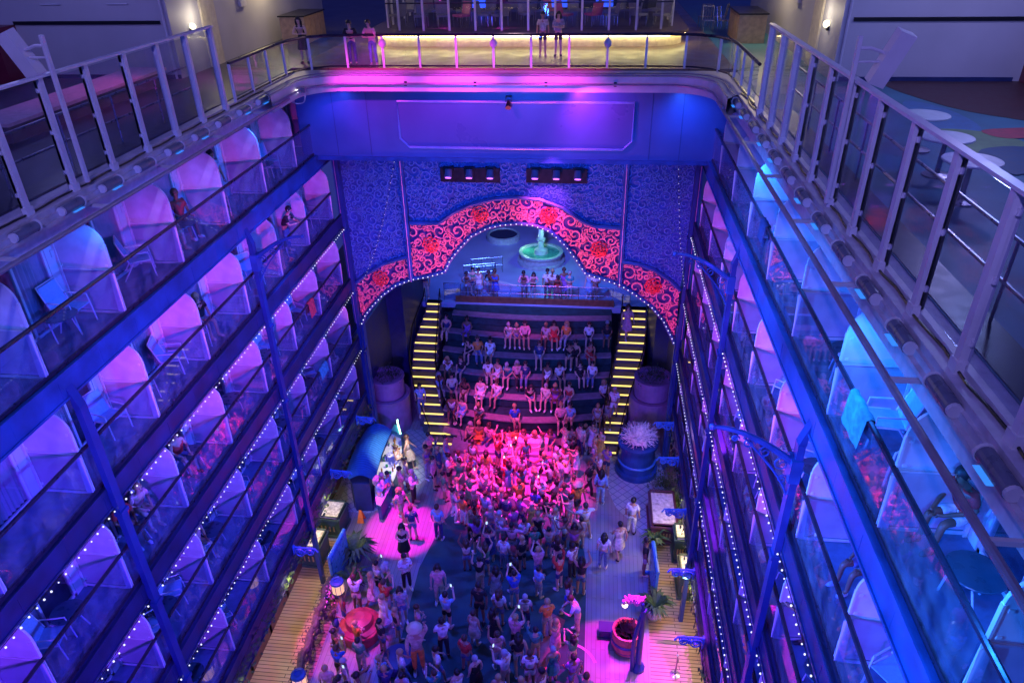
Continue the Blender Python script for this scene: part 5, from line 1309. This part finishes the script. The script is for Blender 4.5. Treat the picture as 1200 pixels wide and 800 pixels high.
for d in PEOPLE:
    if d['pose'] == 'film' and rp.random() < .6:
        h_ = (POSES['film']['hal'] + POSES['film']['har']) / 2; k_ = d['o'].scale[0]; c_, s_ = math.cos(d['o'].rotation_euler.z), math.sin(d['o'].rotation_euler.z)
        q = Vector((h_.x, h_.y - .02, h_.z + .07)) * k_
        if 'ph' not in _pm:
            b = MB(); b.box((-.04, -.005, -.08), (.04, .004, .08)); me = b.mesh('phone'); me.materials.append(black)
            b = MB(); b.box((-.036, .0045, -.074), (.036, .0055, .074)); m2 = b.mesh('screen'); m2.materials.append(phm); _pm['ph'] = (me, m2)
        o = bpy.data.objects.new('phone', _pm['ph'][0]); COL.objects.link(o); o.location = d['p'] + Vector((q.x * c_ - q.y * s_, q.x * s_ + q.y * c_, q.z)); o.rotation_euler = d['o'].rotation_euler
        tag(o, f"phone with lit screen held up {d['zone']}", 'phone', f"phones held up {d['zone']}")
        c2 = bpy.data.objects.new('screen', _pm['ph'][1]); COL.objects.link(c2); c2.parent = o
# unique labels
def desc(d, extra=0):
    w_ = f"{d['top']} {d['kind']}" + ('' if d['kind'] == 'dress' else f" and {d['bc']} {d['bot']}")
    hair_ = 'straw hat' if d['hk'] == 'hat' else f"{d['hk'].replace(' hair', '')} {d['hc']} hair"
    z_ = d['zone']
    return f"person {PD[d['pose']]} in {w_} {z_}" if not extra else f"person {PD[d['pose']]} with {hair_}, {w_}, {z_}"
def clip(s): return ' '.join(s.split()[:])
groups_ = {}
for d in PEOPLE: groups_.setdefault(desc(d), []).append(d)
final = {}
for k_, L_ in groups_.items():
    if len(L_) == 1: final.setdefault(k_, []).append(L_[0])
    else:
        for d in L_: final.setdefault(desc(d, 1), []).append(d)
ZSH = {'in the blue-lit crowd behind the dancers': 'in blue-lit crowd', 'in the crowd on the lower carpet': 'on lower carpet', 'among the plants on the left promenade': 'on left promenade', 'behind the plaza railing above the seating': 'behind plaza railing', 'in the pink-lit crowd': 'in pink-lit crowd'}
for k_, L_ in final.items():
    L_.sort(key=lambda d: d['p'].x)
    for i, d in enumerate(L_):
        s_ = k_
        if len(L_) > 1: s_ = k_ + ', ' + (['leftmost', 'rightmost'] if len(L_) == 2 else ['leftmost', 'middle', 'rightmost', 'far right'])[min(i, 3)]
        if len(s_.split()) > 16:
            for a, b in ZSH.items(): s_ = s_.replace(a, b)
            s_ = s_.replace(' with ', ' ').replace('holding hands up in front', 'hands up').replace('sitting bent forward', 'bent forward').replace('both arms raised', 'arms raised')
        if len(s_.split()) > 16: s_ = s_.replace(' and ', ', ').replace('long sleeved top', 'sweater').replace(' the ', ' ')
        d['o']['label'] = s_
        d['o']['group'] = 'people ' + (ZSH.get(d['zone'], d['zone']) if 'balcony' not in d['zone'] else 'on the balconies')
# ------------------------------------------------------------------ balcony chairs and tables
def chair_proto():
    t = thing('balcony_chair', 'x', 'chair')
    b = MB(); b.prism([(-.24, .42), (.22, .40), (.22, .425), (-.24, .445)], -.25, .25, 'x')
    b.v = [(x, y, z) for x, y, z in b.v]; b.build('seat', sling, t)
    b = MB(); b.prism([(.22, .42), (.38, .95), (.40, .945), (.24, .41)], -.25, .25, 'x'); b.build('backrest', sling, t)
    for s in (-1, 1):
        b = MB(); x = s * .27
        b.tube([(x, -.28, 0), (x, -.24, .43), (x, -.22, .62), (x, .26, .64), (x, .30, .62)], .017, 6); b.build('arm_frame', white, t)
        b = MB(); b.tube([(x, .42, 0), (x, .12, .43), (x, -.24, .43)], .017, 6); b.build('leg', white, t)
        b = MB(); b.tube([(x, .22, .43), (x, .40, .97)], .017, 6); b.build('back_frame', white, t)
    b = MB(); b.tube([(-.27, .40, .97), (.27, .40, .97)], .017, 6); b.build('back_rail', white, t)
    return t
def table_proto():
    t = thing('balcony_table', 'x', 'table')
    b = MB(); b.lathe((0, 0, .50), [(.33, 0), (.34, .02), (.33, .03)], 22); b.build('table_top', tabletop, t)
    for k in range(3):
        a = k * 2.094; b = MB(); b.tube([(.24 * math.cos(a), .24 * math.sin(a), .5), (.28 * math.cos(a + .5), .28 * math.sin(a + .5), 0)], .016, 5); b.build('leg', white, t)
    return t
tw = 0
for side in ('left', 'right'):
    s = -1 if side == 'left' else 1; X = XL if s < 0 else XR
    for d in range(5):
        for k in range(7):
            if rp.random() < .10:
                cl_ = rp.choice(['light blue', 'navy', 'purple', 'teal', 'red']); y = Y0 - k * PITCH - rp.uniform(.5, 1.9); w_ = rp.uniform(.25, .4); dr = rp.uniform(.35, .6)
                b = MB(); n = 7; vs = []
                for i in range(n):
                    yy = -w_ + 2 * w_ * i / (n - 1); f = .012 * math.sin(i * 2.2)
                    vs += [(s * .10 + f, yy, -dr * .8), (s * .065 + f, yy, .03), (0, yy, .055), (s * -.055 + f, yy, .02), (s * -.09 + f, yy * .97, -dr)]
                b.add(vs, [(i * 5 + q, i * 5 + q + 1, i * 5 + q + 6, i * 5 + q + 5) for i in range(n - 1) for q in range(4)])
                o = b.build('towel', CM[cl_], None, (X + s * .02, y, DECKS[d] + 1.08), True)
                tag(o, f'{cl_} towel hung over the rail, {ORD[d]} row, {ORDN[k]} balcony from the arch, {side} side', 'towel', 'towels on balcony rails')
cp, tp = chair_proto(), table_proto(); cused = tused = False
rb = random.Random(21)
for side in ('left', 'right'):
    s = -1 if side == 'left' else 1; X = XL if s < 0 else XR
    for d in range(5):
        kmax = 8 if side == 'left' else 9
        for k in range(0, kmax):
            if d >= 2 and k > (7 if side == 'right' else 6): continue
            yb = Y0 - k * PITCH; pos = f'{ORD[d]} row, {ORDN[k]} balcony from the arch, {side} side'
            busy = any('balcony' in q['zone'] and abs(q['p'].z - DECKS[d]) < .1 and side in q['zone'] and yb - PITCH < q['p'].y < yb for q in PEOPLE)
            lay = [(-.55, .80, s * 1.3 + math.pi, 'far'), (-1.75, .80, s * 1.3 + math.pi, 'near')]
            for (dy, u, rz, wh) in lay:
                if rb.random() < .38 or (busy and wh == 'far'): continue
                c = cp if not cused else copy_tree(cp); cused = True
                c.location = (X + s * (u + rb.uniform(-.1, .1)), yb + dy + rb.uniform(-.1, .1), DECKS[d]); c.rotation_euler = (0, 0, (math.pi / 2 * -s) + math.pi + rb.uniform(-.9, .9) + math.pi)
                c['label'] = f'{wh} chair with blue sling seat, {pos}'; c['group'] = 'sling chairs on the balconies'
            if rb.random() < .7:
                c = tp if not tused else copy_tree(tp); tused = True
                c.location = (X + s * .70, yb - 1.15 + rb.uniform(-.1, .1), DECKS[d]); c['label'] = f'small dark round table, {pos}'; c['group'] = 'round tables on the balconies'

# ------------------------------------------------------------------ terrace behind the rear railing
rt = thing('terrace_railing', 'long curved terrace railing with white posts, glass panes and dark top rail', 'railing', (-2.9, 25.1, ZT))
OR = Vector((-2.9, 25.1, ZT))
path = [(XL - .12, 19.9), (XL - .12, 21.5), (XL - .12, 23.2), (XL - .05, 24.0), (XL + .3, 24.7), (XL + .9, 25.1), (XL + 2, 25.2), (XR - 2, 25.2), (XR - .9, 25.1), (XR - .3, 24.7), (XR + .05, 24.0), (XR + .12, 23.2), (XR + .12, 21.5), (XR + .12, 19.9)]
b = MB(); b.tube([(x, y, ZT + 1.02) for x, y in path], .045, 8); loc(b, 'top_rail', darkrail, rt, OR)
b = MB(); b.tube([(x, y, ZT + .06) for x, y in path], .03, 6); loc(b, 'bottom_rail', darkrail, rt, OR)
def along(path, step):
    out = []; acc = 0
    for i in range(len(path) - 1):
        a, c = Vector(path[i]), Vector(path[i + 1]); d = (c - a).length; t = acc
        while t < d: out.append((a.lerp(c, t / d), (c - a).normalized())); t += step
        acc = t - d
    return out
n_o = 0
for i, (p, d) in enumerate(along(path, 1.24)):
    b = MB(); b.box((-.035, -.03, 0), (.035, .03, 1.0), Matrix.Rotation(math.atan2(d.y, d.x), 4, 'Z'))
    if i % 3 == 0 and -8 < p.x < 2: b.lathe((0, 0, .62), [(.04, 0), (.10, .06), (.13, .14), (.10, .22), (.04, .28)], 12)
    b.build('post', white, rt, (p.x - OR.x, p.y - OR.y, 0))
for i in range(len(path) - 1):
    a, c = path[i], path[i + 1]; b = MB()
    b.add([(a[0], a[1], ZT + .1), (c[0], c[1], ZT + .1), (c[0], c[1], ZT + .97), (a[0], a[1], ZT + .97)], [(0, 1, 2, 3)]); loc(b, 'glass_pane', glass, rt, OR)
# raised platform with glowing cove and glass wall
pf = thing('lounge_platform', 'raised lounge platform with warm glowing edge and dark glass wall behind the terrace', 'platform', (-2.9, 30.5, ZT))
OP = Vector((-2.9, 30.5, ZT))
def plat(off, n=8):
    xa, xb, yf, r = -9.0 + off, 3.5 - off, 29.4 + off, 1.3
    return [(xa, 36), (xa, yf + r)] + [(xa + r - r * math.cos(R(90 * i / n)), yf + r - r * math.sin(R(90 * i / n))) for i in range(1, n + 1)] + [(xb - r + r * math.sin(R(90 * i / n)), yf + r - r * math.cos(R(90 * i / n))) for i in range(n + 1)] + [(xb, 36)]
b = MB(); b.prism(plat(.22), ZT, ZT + .42, 'z'); loc(b, 'platform_base', mat('cream_plinth', (.6, .5, .35), .6), pf, OP)
b = MB(); b.prism(plat(0), ZT + .42, ZT + .52, 'z'); loc(b, 'platform_edge', mat('plum_edge', (.10, .07, .09), .5), pf, OP)
b = MB(); q = plat(.10)[1:-1]; b.tube([(x, y, ZT + .385) for x, y in q], .028, 6); loc(b, 'cove_light', covem, pf, OP)
q = plat(.6)
b = MB()
for i in range(len(q) - 1):
    a, c = q[i], q[i + 1]; b.add([(a[0], a[1], ZT + .55), (c[0], c[1], ZT + .55), (c[0], c[1], ZT + 3.4), (a[0], a[1], ZT + 3.4)], [(0, 1, 2, 3)])
loc(b, 'glass_wall', glass_dark, pf, OP)
for i, (p, d) in enumerate(along(q, 1.02)):
    b = MB(); b.box((-.04, -.05, ZT + .52), (.04, .05, ZT + 3.4), Matrix.Translation((p.x, p.y, 0))); loc(b, 'mullion', white, pf, OP)
b = MB(); b.box((-8.4, 37.2, ZT + .5), (3.0, 37.4, ZT + 3.6)); loc(b, 'back_wall', mat('dark_interior', (.03, .03, .06)), pf, OP)
b = MB(); b.box((-8.2, 30.2, ZT + 1.45), (2.8, 30.25, ZT + 1.5)); loc(b, 'inner_rail', darkrail, pf, OP)
for i, (x, w_, l_) in enumerate(((-1.6, 1.3, 'left'), (.3, .9, 'right'), (-5.6, .8, 'far left'))):
    t = thing('wall_screen', f'bright blue wall screen behind the lounge glass, {l_} one', 'screen', (x, 37.1, ZT + .55))
    b = MB(); b.box((-w_ / 2, 0, 0), (w_ / 2, .06, .8)); b.build('screen_frame', black, t)
    b = MB(); b.box((-w_ / 2 + .05, -.01, .05), (w_ / 2 - .05, -.002, .75)); b.build('screen_face', glow('screen_blue', (.02, .08, 1.0), 2.0, True), t)
rl = random.Random(9)
seatp = None
for i in range(26):
    x = -8.0 + (i % 13) * .86 + rl.uniform(-.2, .2); y = 31.3 + (i // 13) * 1.7 + rl.uniform(-.3, .3)
    pinkish = i in (3, 8, 9, 20)
    t = thing('lounge_chair', f'{"pink" if pinkish else "pale"} lounge chair behind the dark glass wall, {ORDN[i % 13] if i % 13 < 10 else ["eleventh", "twelfth", "thirteenth"][i % 13 - 10]} from the left, {"front" if i < 13 else "back"} row', 'chair', (x, y, ZT + .53), rl.uniform(-3, 3), 'lounge chairs behind the terrace glass')
    m_ = mat('pink_lit_seat', (.7, .1, .25), .4) if pinkish else mat('lounge_fabric', (.25, .24, .28), .7)  # pink light on a few seats put into their base colour
    b = MB(); b.box((-.25, -.25, .38), (.25, .25, .46)); b.build('seat', m_, t)
    b = MB(); b.prism([(.22, .46), (.32, .9), (.36, .9), (.26, .44)], -.24, .24, 'x'); b.build('backrest', m_, t)
    for sx in (-.22, .22):
        for sy in (-.22, .22): b = MB(); b.tube([(sx, sy, 0), (sx, sy, .38)], .015, 5); b.build('leg', metal, t)
    if i % 5 == 1:
        lamp('lounge_lamp', 'POINT', (x, y + .3, ZT + 2.2), 3, (1, .8, .7), size=.06)
# side buildings
def sidebld(side):
    s = -1 if side == 'left' else 1
    cx = 6.9 if s > 0 else -13.2; yf = 23.2
    t = thing('deckhouse', f'pale deckhouse with plain white walls at the top {side} beyond the glass windscreen', 'building', (cx, yf, ZT))
    b = MB(); b.box((0, 0, 0), (s * 26, 14, 5.5)); b.build('wall', mat('deckhouse_white', (.42, .42, .46), .6, var=.10, scale=.5), t)
    b = MB(); b.box((s * .3, -.06, 1.62), (s * 5.2, -.002, 1.72)); b.build('ledge', black, t)
    b = MB(); b.box((s * .02, -.05, 0), (s * 5.0, -.002, .12)); b.build('skirting', navyd, t)
    b = MB(); b.box((s * 5.2, -1.0, 0), (s * 9.0, -.003, 1.62)); b.build('lacquer_panel', mat('dark_red_lacquer', (.14, .012, .03), .35, var=.15), t)
    b = MB(); b.box((s * -.06, 2.0, 0), (s * -.002, 3.0, 2.1)); b.build('door', mat('door_cream', (.6, .55, .4), .5), t)
    b = MB(); b.box((s * .35, -.12, 2.4), (s * .9, -.005, 2.9)); b.box((s * -.1, 5, 1.6), (s * -.003, 5.5, 2.1)); b.build('service_box', mat('deckhouse_box', (.5, .5, .55), .5), t)
    b = MB()
    for q in range(5): b.tube([(s * (1.2 + q * 1.1), -.04, 2.2 + .25 * (q % 2)), (s * (1.9 + q * 1.1), -.04, 2.2 + .25 * (q % 2))], .02, 5)
    b.tube([(s * .15, -.05, 0), (s * .15, -.05, 5.2)], .04, 6); b.build('pipe', pale, t)
    b = MB()
    for q in range(6): b.box((s * (1.0 + q * 2.4), -.02, 2.9), (s * (1.015 + q * 2.4), -.001, 5.5))
    b.box((s * .0, -.02, 2.86), (s * 20, -.001, 2.875)); b.build('panel_seam', navyd, t)
    # warm wall lamp
    w_ = thing('wall_lamp', f'round white wall lamp on the side of the {side} deckhouse', 'lamp', (cx - s * .08, yf + 1.2, ZT + 1.4))
    b = MB(); b.ball((0, 0, 0), .11, 12, 8); b.build('lamp_globe', glow('globe_warm', (1, .9, .6), 2.0, True), w_)
    b = MB(); b.tube([(s * .1, 0, -.1), (s * .02, 0, -.1)], .09, 12); b.build('lamp_base', black, w_)
    lamp('deckhouse_light', 'POINT', (cx - s * .45, yf + 1.4, ZT + 1.7), 22, (1, .85, .6), size=.12)
    lamp('deckhouse_light', 'POINT', (cx - s * .8, yf + 7.0, ZT + 3.0), 260, (1, .78, .42), size=.2)
    # wooden cabinet further in
    c_ = thing('service_cabinet', f'light wood service cabinet by the terrace at the {side}', 'cabinet', (cx - s * 1.1, 31.5, ZT))
    b = MB(); b.box((-.5, -1.2, 0), (.5, 1.2, 1.0)); b.build('cabinet_body', mat('light_wood', (.5, .35, .18), .5, var=.2), c_)
    b = MB(); b.box((-.55, -1.25, 1.0), (.55, 1.25, 1.05)); b.build('worktop', black, c_)
    b = MB()
    for k in range(4): b.box((s * -.52 if s > 0 else .502, -1.1 + k * .56, .1), (s * -.502 if s > 0 else .52, -.6 + k * .56, .9))
    b.build('door_panel', mat('light_wood', (.5, .35, .18)), c_)
    # loudspeaker on post
    px, py = (1045, 95) if s > 0 else (50, 90)
    q = atz(px + (-30 if s > 0 else 25), 180 if s > 0 else 225, ZT)
    x_, y_ = (XR + .06, 12.45) if s > 0 else (XL - .02, 12.8)
    p_ = thing('loudspeaker', f'long white column loudspeaker on a tilted mast at the {side} windscreen', 'loudspeaker', (x_, y_, ZT))
    b = MB(); b.box((-.03, .09, 0), (.03, .17, 2.68)); b.build('mast', white, p_)
    b = MB(); Mx = Matrix.Translation((s * .52, .15, 2.35)) @ Matrix.Rotation(s * .35, 4, 'Y') @ Matrix.Rotation(.15, 4, 'X'); b.box((-.13, -.13, -.42), (.13, .13, .42), Mx); b.build('speaker_box', white, p_)
    b = MB(); b.tube([(0, .13, 2.5), (s * .2, .14, 2.5), (s * .45, .15, 2.42)], .03, 6); b.tube([(0, .13, 2.3), (s * .45, .15, 2.3)], .02, 6); b.build('bracket', white, p_)
sidebld('left'); sidebld('right')
# stacked chairs near the right of the terrace
for i in range(5):
    t = thing('terrace_chair', f'thin-framed terrace chair near the cream wall at upper right, {ORDN[i]} from the left', 'chair', (4.6 + (i % 3) * .65, 33.5 + (i // 3) * 1.3, ZT), i * 1.1, 'thin-framed terrace chairs')
    b = MB(); b.box((-.22, -.22, .43), (.22, .22, .46)); b.build('seat', metal, t)
    b = MB(); b.tube([(-.22, .22, .45), (-.22, .3, .95), (.22, .3, .95), (.22, .22, .45)], .018, 5); 
    for k in range(3): b.tube([(-.11 + k * .11, .22, .46), (-.11 + k * .11, .3, .95)], .01, 4)
    b.build('backrest', metal, t)
    for sx in (-.2, .2):
        for sy in (-.2, .2): b = MB(); b.tube([(sx, sy, 0), (sx, sy, .43)], .015, 5); b.build('leg', metal, t)
# round white tables on the teal deck
for i, (px, py) in enumerate(((1085, 134), (1110, 160), (1140, 187))):
    q = atz(px, py, ZT + .74)
    t = thing('cafe_table', f'round white pedestal table on the teal deck, {["farthest", "middle", "nearest"][i]} of three', 'table', (q.x, q.y, ZT), 0, 'round white tables on the right deck')
    b = MB(); b.lathe((0, 0, .70), [(.45, 0), (.47, .02), (.46, .04)], 32); b.build('table_top', mat('table_white', (.5, .55, .58), .4, var=.1), t)
    b = MB(); b.lathe((0, 0, 0), [(.26, 0), (.26, .03), (.05, .06), (.04, .70)], 16); b.build('leg', metal, t)
# left open deck: long bench, curved kerb, low wall
t = thing('deck_bench', 'long bench washed in pink light beyond the left windscreen', 'bench', (-13.2, 19, ZT))
b = MB(); b.box((-1.2, -3.6, .40), (.0, 3.4, .48)); b.build('seat', mat('bench_cream', (.55, .35, .42), .5, var=.15), t)
b = MB(); b.box((-1.1, -3.5, 0), (-.1, 3.3, .4)); b.build('base', mat('bench_base', (.1, .05, .08), .6), t)
lamp('bench_light', 'SPOT', (-12.0, 20, ZT + 3.0), 160, (1, .08, .5), (-13.6, 19.2, ZT), .1, 85, .8)
t = thing('deck_bar', 'curved low counter on the left open deck behind the glass windscreen', 'counter', (-13.0, 12.5, ZT))
b = MB(); pts = [(-.2 - 2.4 * math.sin(i / 10 * 1.5), -3.5 + 6.5 * i / 10) for i in range(11)]; b.prism(pts + [(x - .5, y + .1) for x, y in pts[::-1]], .0, .9, 'z'); b.build('counter_base', navyd, t)
b = MB(); b.prism([(x + .06, y) for x, y in pts] + [(x - .58, y + .1) for x, y in pts[::-1]], .9, .95, 'z'); b.build('worktop', mat('worktop_grey', (.3, .3, .34), .4), t)
lamp('deck_fill', 'POINT', (8.5, 15.5, ZT + 4.5), 330, (.30, .40, 1.0), size=.3)  # unseen fill lamps added to brighten the open decks
lamp('deck_fill', 'POINT', (10.0, 20.0, ZT + 4.5), 300, (.45, .42, 1.0), size=.3)
lamp('deck_fill', 'POINT', (-15.5, 19.5, ZT + 4.5), 170, (.35, .35, 1.0), size=.3)
lamp('terrace_light', 'POINT', (-3, 27.4, ZT + 4.2), 120, (1.0, .6, .7), size=.3)
# coiled cable and lamp at the left corner
p = atz(343, 122, -4.6)
t = thing('cable_coil', 'looped pale cable with small bright lamp hanging at the upper left corner', 'cable', (XL + .45, 23.2, -4.75))
b = MB(); b.tube([(.25 * math.cos(i * .35) - .1, 0.05 * math.sin(i), -.2 + .22 * math.sin(i * .35)) for i in range(20)], .02, 6); b.build('cable', pale, t)
b = MB(); b.box((-.25, -.1, -.05), (.2, .1, .1)); b.build('clamp', metal, t)
b = MB(); b.ball((-.05, -.12, 0), .05, 8, 5); b.build('lamp_globe', glow('globe_white', (1, .8, .9), 6.0), t)
